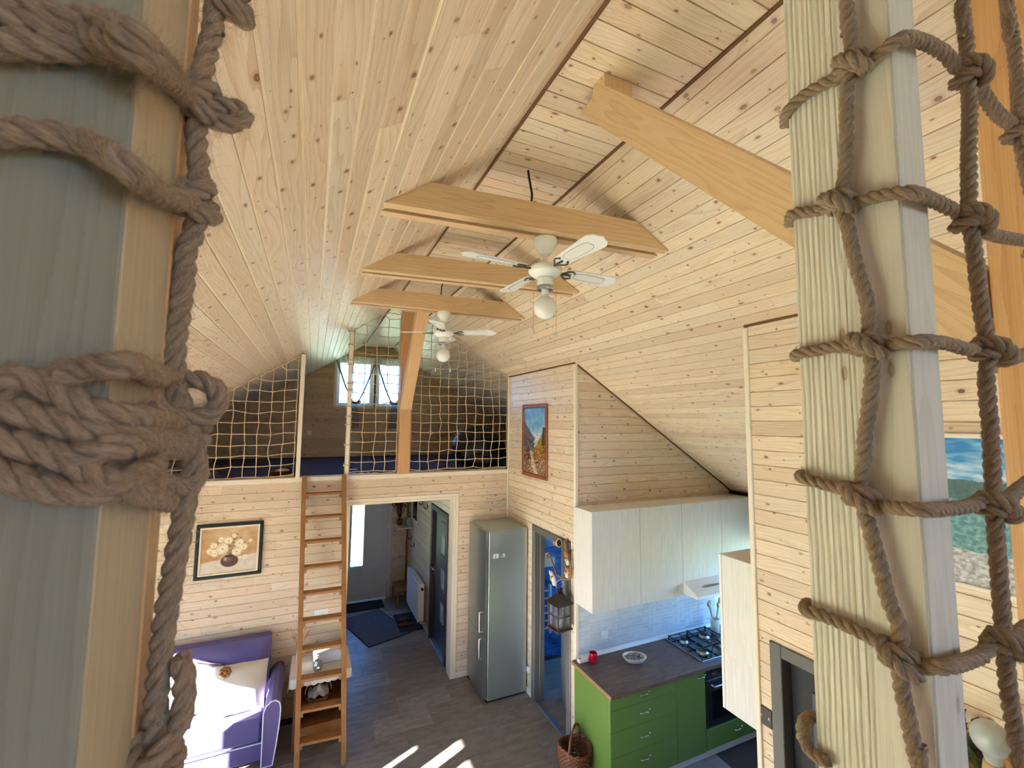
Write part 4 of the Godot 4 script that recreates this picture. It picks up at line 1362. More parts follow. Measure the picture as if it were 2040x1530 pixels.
# ---------------------------------------------------------------- kitchen
func bow_handle(c: Vector3) -> MB:
	# a small shell-like pull: a curved bar standing off the front
	var b := MB.new()
	var p := PackedVector3Array()
	for i in 11:
		var f := i / 10.0
		p.append(c + V3(-0.05 + 0.1 * f, 0.012 * sin(f * PI * 1.5 - 0.6), 0.004 + 0.024 * sin(PI * f)))
	b.tube(p, 0.0055, 8)
	b.ball(c + V3(-0.05, 0, 0.004), V3(0.009, 0.009, 0.006), 8, 6)
	b.ball(c + V3(0.05, 0.012, 0.004), V3(0.009, 0.009, 0.006), 8, 6)
	return b

func kitchen() -> void:
	var zf := -3.58
	var xs := [2.478, 3.065, 3.63, 4.216, 4.76]
	var lb := ["first white-wood wall cabinet, with its pale side panel beside the hanging lantern", "second white-wood wall cabinet, left of the cooker hood", "short white-wood wall cabinet above the cooker hood", "last white-wood wall cabinet, partly behind the side cabinet"]
	for k in 4:
		var y0: float = [1.462, 1.462, 1.60, 1.462][k]
		var o := thing("wall_cabinet", lb[k], "cabinet", V3((xs[k] + xs[k + 1]) * 0.5, y0, ZK + 0.17), "white wall cabinets over the worktop")
		obj("body", one(V3(xs[k] + 0.001, y0, ZK + 0.014), V3(xs[k + 1] - 0.001, 2.402, zf - 0.02), 0.002), M.white_front, o)
		var b := MB.new()
		b.box(V3(xs[k] + 0.0024, y0, zf - 0.019), V3(xs[k + 1] - 0.0024, 2.402, zf), 0.0012, Transform3D.IDENTITY, V3(k * 0.37, k * 0.2, 0))
		obj("door", b, M.white_front, o)
	# cooker hood
	var h := thing("cooker_hood", "white slanted cooker hood under the short wall cabinet", "cooker hood", V3(3.92, 1.49, -3.65))
	var hb := MB.new()
	hb.prism(PackedVector2Array([Vector2(ZK + 0.02, 1.6), Vector2(-3.575, 1.6), Vector2(-3.40, 1.505), Vector2(-3.40, 1.478), Vector2(ZK + 0.02, 1.478)]), 0.582, Transform3D(Basis(V3(0, 0, 1), V3(0, 1, 0), V3(1, 0, 0)), V3(3.632, 0, 0)))
	obj("shell", hb, M.plastic_white, h)
	var hs := MB.new()
	var sl := Transform3D(Basis(Vector3.RIGHT, 0.497), V3(3.92, 1.5537, -3.485))
	var ell := PackedVector2Array()
	for i in 24:
		ell.append(Vector2(0.13 * cos(TAU * i / 24), 0.014 * sin(TAU * i / 24)))
	hs.prism(ell, 0.003, sl * Transform3D(Basis(V3(1, 0, 0), V3(0, 0, -1), V3(0, 1, 0)), Vector3.ZERO))
	obj("switch_strip", hs, M.steel, h)
	obj("filter", one(V3(3.66, 1.472, -3.86), V3(4.18, 1.478, -3.44), 0.002), M.steel, h)
	# cabinet hung on the side wall
	var s := thing("side_cabinet", "white-wood cabinet whose side panel stands out at the corner strip, nearest the camera", "cabinet", V3(2.9, 1.42, -2.04))
	obj("body", one(V3(XR + 0.012, 1.42, Z2 - 0.245), V3(3.1, 2.395, Z2 - 0.002), 0.002), M.white_front, s)
	obj("door", one(V3(XR + 0.012, 1.42, Z2 - 0.268), V3(3.1, 2.395, Z2 - 0.247), 0.002), M.white_edge, s)
	# base units
	var z := -3.31
	var d := thing("drawer_unit", "green drawer unit with four silver pulls at the open end of the worktop", "cabinet", V3(2.86, 0, -3.6))
	obj("body", one(V3(2.475, 0.1, ZK + 0.02), V3(3.236, 0.858, z - 0.021), 0.002), M.green, d)
	var dy := [0.10, 0.355, 0.565, 0.745, 0.857]
	for k in 4:
		var dr := obj("drawer", one(V3(2.4765, dy[k] + 0.0015, z - 0.02), V3(3.2345, dy[k + 1] - 0.0015, z), 0.0006), M.green, d)
		obj("handle", bow_handle(V3(2.857, [0.262, 0.455, 0.655, 0.81][k], z)), M.chrome, dr)
	var c := thing("base_cabinet", "narrow green base cabinet between drawers and oven", "cabinet", V3(3.43, 0, -3.6))
	obj("body", one(V3(3.238, 0.1, ZK + 0.02), V3(3.612, 0.858, z - 0.021), 0.002), M.green, c)
	var cd := obj("door", one(V3(3.2395, 0.1015, z - 0.02), V3(3.6105, 0.8555, z), 0.0006), M.green, c)
	obj("handle", bow_handle(V3(3.56, 0.80, z)), M.chrome, cd)
	var ov := thing("oven", "black built-in oven under the hob, half hidden by the side cabinet", "oven", V3(3.92, 0.3, -3.6))
	obj("body", one(V3(3.618, 0.3, ZK + 0.02), V3(4.215, 0.858, z - 0.012), 0.002), M.black, ov)
	obj("control_panel", one(V3(3.62, 0.755, z - 0.012), V3(4.213, 0.855, z + 0.004), 0.003), M.black, ov)
	for k in 5:
		var kb := MB.new()
		kb.lathe(PackedVector2Array([Vector2(0.001, 0.028), Vector2(0.014, 0.028), Vector2(0.017, 0.02), Vector2(0.019, 0)]), 16, Transform3D(Basis(Vector3.RIGHT, PI / 2), V3(3.72 + k * 0.1, 0.805, z + 0.004)))
		obj("knob", kb, M.black, ov)
	var od := obj("door", one(V3(3.62, 0.33, z - 0.012), V3(4.213, 0.75, z + 0.006), 0.004), M.black, ov)
	obj("window", one(V3(3.69, 0.38, z + 0.005), V3(4.14, 0.64, z + 0.008), 0.002), M.black_glass, od)
	var oh := MB.new()
	oh.tube(PackedVector3Array([V3(3.69, 0.70, z), V3(3.69, 0.70, z + 0.045), V3(4.14, 0.70, z + 0.045), V3(4.14, 0.70, z)]), 0.011, 10)
	obj("handle", oh, M.steel, od)
	var lw := thing("low_cabinet", "low green drawer front beneath the oven", "cabinet", V3(3.92, 0.1, -3.6))
	var lf := obj("front", one(V3(3.62, 0.105, z - 0.3), V3(4.213, 0.295, z), 0.002), M.green, lw)
	obj("handle", bow_handle(V3(4.05, 0.2, z)), M.chrome, lf)
	var e := thing("base_cabinet", "last green base cabinet past the oven, behind the side cabinet", "cabinet", V3(4.49, 0, -3.6))
	obj("body", one(V3(4.218, 0.1, ZK + 0.02), V3(4.755, 0.858, z - 0.021), 0.002), M.green, e)
	obj("door", one(V3(4.22, 0.1015, z - 0.02), V3(4.753, 0.8555, z), 0.002), M.green, e)
	obj_tag("plinth", one(V3(2.49, 0.0, ZK + 0.03), V3(4.755, 0.098, z - 0.05), 0.002), M.plinth, "pale plinth along the foot of the green units", "plinth")
	var w := thing("worktop", "dark grey-brown wood-grain worktop on the green units", "worktop", V3(3.6, 0.86, -3.6))
	obj("board", one(V3(2.455, 0.862, ZK + 0.004), V3(4.755, 0.90, -3.273), 0.003), M.worktop, w)
	obj("end_strip", one(V3(2.4525, 0.864, ZK + 0.006), V3(2.4548, 0.898, -3.275), 0.0005), M.worktop_edge, w)
	var up := MB.new()
	up.prism(PackedVector2Array([Vector2(ZK + 0.011, 0.9), Vector2(ZK + 0.036, 0.9), Vector2(ZK + 0.026, 0.925), Vector2(ZK + 0.011, 0.932)]), 2.23, Transform3D(Basis(V3(0, 0, 1), V3(0, 1, 0), V3(1, 0, 0)), V3(2.52, 0, 0)))
	obj("upstand", up, M.plastic_white, w)
	hob()
	# on the worktop
	var m := thing("mug", "red mug standing on the end of the worktop by the splashback", "mug", V3(2.64, 0.9, -3.80))
	var b := MB.new()
	b.lathe(PackedVector2Array([Vector2(0.001, 0.006), Vector2(0.034, 0.006), Vector2(0.036, 0.085), Vector2(0.039, 0.085), Vector2(0.04, 0.08), Vector2(0.038, 0.004), Vector2(0.034, 0.0), Vector2(0.001, 0.0)]), 24, Transform3D(Basis.IDENTITY, V3(2.64, 0.9, -3.80)))
	obj("cup", b, M.red, m)
	b = MB.new()
	var hp := PackedVector3Array()
	for i in 11:
		var a := PI * i / 10.0
		hp.append(V3(2.64 - 0.035 - 0.026 * sin(a), 0.945 + 0.025 * cos(a), -3.80 + 0.012))
	b.tube(hp, 0.0045, 8)
	obj("handle", b, M.red, m)
	var sb := thing("power_strip", "small white power strip lying beside the red mug", "power strip", V3(2.55, 0.9, -3.83))
	obj("case", one(V3(2.485, 0.9, -3.862), V3(2.60, 0.935, -3.81), 0.006), M.plastic_white, sb)
	var ob := one(V3(2.50, 0.9345, -3.85), V3(2.52, 0.937, -3.83), 0.001)
	obj("switch", ob, M.red, sb)
	var bowl := thing("oval_dish", "oval cream dish filled with wrapped sweets on the worktop", "dish", V3(3.03, 0.9, -3.65))
	b = MB.new()
	b.lathe(PackedVector2Array([Vector2(0.001, 0.008), Vector2(0.072, 0.01), Vector2(0.098, 0.044), Vector2(0.104, 0.046), Vector2(0.105, 0.042), Vector2(0.08, 0.003), Vector2(0.07, 0.0), Vector2(0.001, 0.0)]), 32, Transform3D(Basis(Vector3.UP, -0.35) * Basis.from_scale(V3(1.15, 1, 0.86)), V3(3.03, 0.9, -3.65)))
	obj("dish", b, M.ceramic, bowl)
	for i in 34:
		var a := i * 2.39996
		var rr := 0.085 * sqrt((i + 0.5) / 34.0)
		var p := V3(3.03 + rr * cos(a) * 1.1, 0.933 + 0.012 * (1.0 - rr / 0.085) + (0.008 if i % 3 == 0 else 0.0), -3.65 + rr * sin(a) * 0.82)
		var q := MB.new()
		var X := Transform3D(Basis.from_euler(V3(rng.randf_range(-0.5, 0.5), rng.randf() * TAU, rng.randf_range(-0.5, 0.5))), p)
		q.box(V3(-0.012, -0.006, -0.008), V3(0.012, 0.006, 0.008), 0.004, X)
		for sg in [-1.0, 1.0]:
			q.quad(X * V3(sg * 0.011, 0, -0.003), X * V3(sg * 0.022, 0.002, -0.008), X * V3(sg * 0.022, -0.002, 0.008), X * V3(sg * 0.011, 0, 0.003), X.basis.y)
		obj_tag("wrapped_sweet", q, M.wrapper, "silver and brown wrapped sweet lying in the oval dish", "sweet", "wrapped sweets in the oval dish")
	var cr := thing("utensil_crock", "grey crock for kitchen utensils at the back of the hob", "crock", V3(4.29, 0.9, -3.77))
	b = MB.new()
	b.lathe(PackedVector2Array([Vector2(0.001, 0.01), Vector2(0.04, 0.01), Vector2(0.045, 0.14), Vector2(0.05, 0.142), Vector2(0.05, 0.13), Vector2(0.046, 0.0), Vector2(0.001, 0.0)]), 24, Transform3D(Basis.IDENTITY, V3(4.29, 0.9, -3.77)))
	obj("pot", b, M.ceramic, cr)
	for k in 4:
		var a: float = [2.8, 0.3, 4.2, 1.6][k]
		var f := V3(4.29, 0.93, -3.77)
		var t := f + V3(cos(a) * [0.12, 0.07, 0.06, 0.05][k], [0.29, 0.31, 0.27, 0.28][k], sin(a) * 0.05)
		var q := MB.new()
		q.tube(PackedVector3Array([f, f.lerp(t, 0.5), t]), 0.006, 7)
		q.ball(t, V3(0.022, 0.034, 0.008), 12, 8, Basis(V3(0, 0, 1), -(t - f).x * 2.5))
		obj_tag("wooden_spoon", q, M.wood_pale, ["wooden spoon leaning out furthest from the utensil crock", "long upright wooden spoon in the utensil crock", "wooden spoon at the back of the utensil crock", "shorter wooden spoon at the front of the utensil crock"][k], "spoon", "wooden spoons in the crock")
	var so := thing("wall_socket", "white socket on the brick-tile splashback above the red mug", "socket", V3(2.855, 1.04, ZK))
	obj("plate", one(V3(2.815, 1.035, ZK + 0.006), V3(2.893, 1.113, ZK + 0.018), 0.004), M.plastic_white, so)
	b = MB.new()
	b.lathe(PackedVector2Array([Vector2(0.001, -0.006), Vector2(0.02, -0.006), Vector2(0.02, 0.002), Vector2(0.023, 0.002)]), 20, Transform3D(Basis(Vector3.RIGHT, PI / 2), V3(2.854, 1.074, ZK + 0.019)))
	obj("outlet", b, M.plastic_white, so)

func hob() -> void:
	var o := thing("gas_hob", "black gas hob with iron grates let into the worktop", "hob", V3(3.9, 0.9, -3.6))
	obj("plate", one(V3(3.63, 0.9, -3.84), V3(4.21, 0.908, -3.355), 0.003), M.black_glass, o)
	var t := MB.new()
	t.box(V3(3.625, 0.9, -3.845), V3(3.632, 0.912, -3.35), 0.002)
	t.box(V3(3.632, 0.9, -3.357), V3(4.21, 0.912, -3.35), 0.002)
	t.box(V3(3.632, 0.9, -3.845), V3(4.21, 0.912, -3.838), 0.002)
	t.box(V3(4.208, 0.9, -3.845), V3(4.215, 0.912, -3.35), 0.002)
	obj("steel_rim", t, M.steel, o)
	for c in [[3.76, -3.72, 0.036], [4.06, -3.72, 0.045], [3.77, -3.48, 0.05], [4.07, -3.48, 0.032]]:
		var b := MB.new()
		var r: float = c[2]
		b.lathe(PackedVector2Array([Vector2(r * 1.25, 0), Vector2(r * 1.2, 0.01), Vector2(r, 0.014), Vector2(r, 0.022), Vector2(r * 0.9, 0.027), Vector2(0.001, 0.028)]), 24, Transform3D(Basis.IDENTITY, V3(c[0], 0.908, c[1])))
		var bo := obj("burner", b, M.steel, o)
		b = MB.new()
		b.lathe(PackedVector2Array([Vector2(r * 0.95, 0.024), Vector2(r * 0.9, 0.034), Vector2(0.001, 0.035)]), 24, Transform3D(Basis.IDENTITY, V3(c[0], 0.908, c[1])))
		obj("burner_cap", b, M.iron, bo)
	for k in 2:
		var x0 := 3.65 + k * 0.275
		var b := MB.new()
		for x in [x0, x0 + 0.135, x0 + 0.265]:
			b.box(V3(x - 0.005, 0.938, -3.83), V3(x + 0.005, 0.948, -3.37), 0.002)
		for z in [-3.825, -3.6, -3.375]:
			b.box(V3(x0, 0.938, z - 0.005), V3(x0 + 0.265, 0.948, z + 0.005), 0.002)
		for x in [x0, x0 + 0.265]:
			for z in [-3.825, -3.375]:
				b.box(V3(x - 0.006, 0.908, z - 0.006), V3(x + 0.006, 0.955, z + 0.006), 0.002)
		obj("grate", b, M.iron, o)


# ---------------------------------------------------------------- fridge
func fridge() -> void:
	var o := thing("fridge_freezer", "tall silver fridge-freezer in the corner beside the hall opening", "fridge", V3(2.2, 0, -5.28))
	var x0 := 1.925
	obj("body", one(V3(x0 + 0.06, 0.02, -5.575), V3(2.492, 1.94, -4.985), 0.006), M.fridge_side, o)
	obj("top_panel", one(V3(x0 + 0.058, 1.9405, -5.575), V3(2.492, 1.952, -4.985), 0.003), M.fridge_side, o)
	obj("gasket", one(V3(x0 + 0.048, 0.06, -5.565), V3(x0 + 0.062, 1.93, -4.995), 0.002), M.black, o)
	for k in 2:
		var y0: float = [0.05, 0.752][k]
		var y1: float = [0.744, 1.95][k]
		var b := MB.new()
		# a slightly bowed door
		var ol := PackedVector2Array()
		for i in 13:
			var f := i / 12.0
			ol.append(Vector2(x0 + 0.018 - 0.018 * sin(PI * f), lerpf(-5.575, -4.985, f)))
		ol.append(Vector2(x0 + 0.05, -4.985))
		ol.append(Vector2(x0 + 0.05, -5.575))
		b.prism(ol, y1 - y0, Transform3D(Basis(V3(1, 0, 0), V3(0, 0, 1), V3(0, 1, 0)), V3(0, y0, 0)))
		var dr := obj("door", b, M.fridge, o)
		b = MB.new()
		var h0: float = [0.47, 0.77][k]
		b.tube(PackedVector3Array([V3(x0 + 0.008, h0 + 0.02, -5.04), V3(x0 - 0.032, h0 + 0.02, -5.035), V3(x0 - 0.032, h0 + 0.24, -5.035), V3(x0 + 0.008, h0 + 0.24, -5.04)]), 0.009, 10)
		obj("handle", b, M.chrome, dr)
	obj("foot_panel", one(V3(x0 + 0.05, 0.0, -5.56), V3(2.48, 0.02, -5.0), 0.002), M.black, o)
	for k in 2:
		var x: float = [2.04, 2.135][k]
		obj_tag("fridge_magnet", one(V3(x, 1.625 + k * 0.005, -4.985), V3(x + 0.075 - k * 0.012, 1.68, -4.981), 0.001), M.magnet, ["wider printed magnet on the fridge side, nearer the fridge doors", "smaller printed magnet on the fridge side, nearer the wall"][k], "magnet", "magnets on the fridge side")
	var pl := thing("plug", "white plug low behind the fridge by the grey door", "plug", V3(2.5, 0.3, -4.93))
	obj("cap", one(V3(2.47, 0.27, -4.95), V3(XR, 0.33, -4.90), 0.008), M.plastic_white, pl)


# ---------------------------------------------------------------- pictures
func framed(o: Node3D, C: Vector3, X: Vector3, Y: Vector3, N: Vector3, w: float, h: float, rim: float, depth: float, fm: Material, pm: Material, matw := 0.0) -> void:
	# C is the middle of the back, on the wall
	var b := MB.new()
	for s in [[-w / 2, -h / 2, w / 2, -h / 2 + rim], [-w / 2, h / 2 - rim, w / 2, h / 2], [-w / 2, -h / 2 + rim, -w / 2 + rim, h / 2 - rim], [w / 2 - rim, -h / 2 + rim, w / 2, h / 2 - rim]]:
		b.box(V3(s[0], s[1], 0), V3(s[2], s[3], depth), rim * 0.2, Transform3D(Basis(X, Y, N), C))
	obj("frame", b, fm, o)
	var iw := w / 2 - rim
	var ih := h / 2 - rim
	if matw > 0.0:
		b = MB.new()
		for s in [[-iw, -ih, iw, -ih + matw], [-iw, ih - matw, iw, ih], [-iw, -ih + matw, -iw + matw, ih - matw], [iw - matw, -ih + matw, iw, ih - matw]]:
			b.box(V3(s[0], s[1], 0.002), V3(s[2], s[3], depth * 0.75), 0.003, Transform3D(Basis(X, Y, N), C))
		obj("inner_frame", b, M.frame_mat, o)
		iw -= matw
		ih -= matw
	b = MB.new()
	var d := N * depth * 0.45
	b.quad(C - X * iw + Y * ih + d, C + X * iw + Y * ih + d, C + X * iw - Y * ih + d, C - X * iw - Y * ih + d, N)
	obj("picture", b, pm, o)
	obj("backing", one_xf(V3(-iw, -ih, 0.001), V3(iw, ih, depth * 0.4), Transform3D(Basis(X, Y, N), C)), M.frame_mat, o)

func one_xf(lo: Vector3, hi: Vector3, xf: Transform3D) -> MB:
	var b := MB.new()
	b.box(lo, hi, 0.001, xf)
	return b

func pictures() -> void:
	var o := thing("flower_painting", "black-framed painting of white flowers in a round vase above the sofa", "painting", V3(-0.745, 1.59, ZF))
	framed(o, V3(-0.745, 1.87, ZF + 0.001), V3(1, 0, 0), V3(0, 1, 0), V3(0, 0, 1), 0.615, 0.565, 0.034, 0.03, M.frame_black, M.picture_flowers, 0.018)
	o = thing("mountain_picture", "tall picture of a mountain valley in autumn in a red-brown frame", "picture", V3(XR, 2.58, -4.83))
	framed(o, V3(XR - 0.001, 3.03, -4.825), V3(0, 0, 1), V3(0, 1, 0), V3(-1, 0, 0), 0.665, 0.90, 0.05, 0.024, M.frame_red, M.picture_valley)
	o = thing("seascape_picture", "blue seascape in a thin wooden frame behind the right-hand post and ropes", "picture", V3(XR, 2.6, -0.85))
	framed(o, V3(XR - 0.001, 2.915, -0.76), V3(0, 0, 1), V3(0, 1, 0), V3(-1, 0, 0), 0.62, 0.64, 0.02, 0.02, M.trim, M.picture_sea)
	o = thing("dark_wall_plate", "small dark patterned switch plate beside the dark doorway", "switch", V3(XR, 1.5, -1.856))
	obj("plate", one(V3(XR - 0.008, 1.50, -1.9), V3(XR, 1.60, -1.82), 0.002), M.plate_dark, o)
	for k in 2:
		var b := MB.new()
		b.ball(V3(XR - 0.009, 1.548, -1.885 + 0.05 * k), V3(0.004, 0.009, 0.007), 10, 6)
		obj("button", b, M.ceramic, o)
	o = thing("wall_socket", "white double socket on the boards behind the ladder", "socket", V3(0.19, 1.03, ZF))
	obj("plate", one(V3(0.112, 1.03, ZF), V3(0.268, 1.108, ZF + 0.011), 0.004), M.plastic_white, o)
	for k in 2:
		var b := MB.new()
		b.lathe(PackedVector2Array([Vector2(0.001, -0.004), Vector2(0.02, -0.004), Vector2(0.02, 0.002), Vector2(0.023, 0.002)]), 20, Transform3D(Basis(Vector3.RIGHT, PI / 2), V3(0.152 + k * 0.075, 1.069, ZF + 0.011)))
		obj("outlet", b, M.panel_joint, o)
	for k in 2:
		var x: float = [-0.04, 2.14][k]
		o = thing("wall_socket", ["pale socket on the far loft wall in the ladder gap", "pale socket on the far loft wall behind the wide net"][k], "socket", V3(x, 3.0, ZG))
		obj("plate", one(V3(x - 0.04, 2.99, ZG), V3(x + 0.04, 3.07, ZG + 0.011), 0.004), M.white_edge, o)


# ---------------------------------------------------------------- sofa
func pillow(b: MB, C: Vector3, X: Vector3, Y: Vector3, w: float, h: float, t: float) -> void:
	var N := X.cross(Y).normalized()
	for sg in [-1.0, 1.0]:
		b.grid(18, 18, func(u: float, v: float):
			var a: float = u * 2.0 - 1.0
			var c: float = v * 2.0 - 1.0
			var k := pow(maxf(0.0, (1.0 - pow(absf(a), 2.6)) * (1.0 - pow(absf(c), 2.6))), 0.6)
			var pin := 1.0 - 0.07 * (1.0 - absf(a * c))
			return C + X * a * w * 0.5 * lerpf(1.0, pin, absf(c)) + Y * c * h * 0.5 * lerpf(1.0, pin, absf(a)) + N * sg * t * 0.5 * k * (1.0 + 0.06 * sin(a * 5.0 + c * 4.0)))

func sofa() -> void:
	var o := thing("sofa", "violet sofa with pale piping and one curved arm below the flower painting", "sofa", V3(-1.1, 0, -5.25))
	var xl := -2.15
	obj("base", one(V3(xl, 0.06, -5.55), V3(-0.295, 0.24, -4.965), 0.015), M.violet, o)
	for k in 2:
		var x0: float = [xl + 0.14, -1.2][k]
		var x1: float = [-1.205, -0.298][k]
		var b := MB.new()
		b.box(V3(x0, 0.235, -5.45), V3(x1, 0.45, -4.94), 0.035)
		var st := obj("seat", b, M.violet, o)
		b = MB.new()
		b.tube(PackedVector3Array([V3(x0 + 0.01, 0.235, -4.942), V3(x1 - 0.005, 0.235, -4.942)]), 0.006, 6)
		obj("piping", b, M.piping, st)
		b = MB.new()
		b.grid(16, 12, func(u: float, v: float):
			var q := V3(lerpf(x0, x1, u), lerpf(0.42, 0.975, v), lerpf(-5.40, -5.47, v))
			q.z += 0.05 * sqrt(maxf(0.0, (1.0 - pow(absf(2 * u - 1), 8)) * (1.0 - pow(absf(2 * v - 1), 8))))
			var d := Vector2((u - 0.5) * (x1 - x0), (v - 0.62) * 0.55).length()
			q.z -= 0.03 * exp(-d * d / 0.003)
			return q, 3.0, 2.0)
		b.box(V3(x0, 0.42, -5.60), V3(x1, 0.975, -5.45), 0.02)
		var bk := obj("backrest", b, M.violet, o)
		b = MB.new()
		b.ball(V3((x0 + x1) * 0.5, 0.42 + 0.62 * 0.555, -5.415), V3(0.014, 0.014, 0.008), 10, 6)
		obj("button", b, M.violet, bk)
	for k in 2:
		var ol := PackedVector2Array([Vector2(-0.292, 0.07), Vector2(-0.2, 0.07), Vector2(-0.176, 0.25), Vector2(-0.156, 0.46), Vector2(-0.153, 0.56), Vector2(-0.165, 0.612), Vector2(-0.195, 0.638), Vector2(-0.235, 0.635), Vector2(-0.275, 0.60), Vector2(-0.295, 0.545)])
		if k == 1:
			for i in ol.size():
				ol[i].x = xl - 0.15 - ol[i].x
		var b := MB.new()
		b.prism(ol, 0.74, Transform3D(Basis.IDENTITY, V3(0, 0, -5.59)))
		var arm := obj("arm", b, M.violet, o)
		var pp := PackedVector3Array()
		for q in ol:
			pp.append(V3(q.x, q.y, -4.85))
		pp.append(pp[0])
		b = MB.new()
		b.tube(pp, 0.006, 6)
		obj("piping", b, M.piping, arm)
	for e in [[-0.24, -4.9], [-0.24, -5.5], [-2.05, -4.9], [-2.05, -5.5]]:
		obj("foot", one(V3(e[0] - 0.025, 0, e[1] - 0.025), V3(e[0] + 0.025, 0.07, e[1] + 0.025), 0.004), M.stained, o)
	var cu := [["cream cushion with a brown fabric flower, next to the sofa arm", V3(-0.53, 0.66, -5.17), 0.46, 0.42, 0.17, "cushion_cream", 0.25, -0.12], ["grey and white mottled cushion between two white ones on the sofa", V3(-0.86, 0.66, -5.29), 0.42, 0.40, 0.14, "cushion_grey", 0.1, -0.3], ["white cushion nearest the ropes on the sofa", V3(-1.2, 0.645, -5.23), 0.42, 0.40, 0.15, "cushion_white", 0.2, -0.25]]
	for c in cu:
		var t := thing("cushion", c[0], "cushion", c[1], "cushions on the violet sofa")
		var B := Basis(Vector3.UP, c[6]) * Basis(Vector3.RIGHT, -0.38) * Basis(Vector3.BACK, c[7])
		var b := MB.new()
		pillow(b, c[1], B.x, B.y, c[2], c[3], c[4])
		obj("cover", b, M[c[5]], t)
		if c[5] == "cushion_cream":
			b = MB.new()
			var f: Vector3 = c[1] + B.x * -0.15 + B.y * 0.15 + B.z * 0.065
			for k in 7:
				var a := TAU * k / 7
				b.ball(f + B.x * cos(a) * 0.032 + B.y * sin(a) * 0.032, V3(0.024, 0.024, 0.011), 8, 6)
			b.ball(f + B.z * 0.01, V3(0.018, 0.018, 0.012), 8, 6)
			obj("flower", b, M.clay, t)


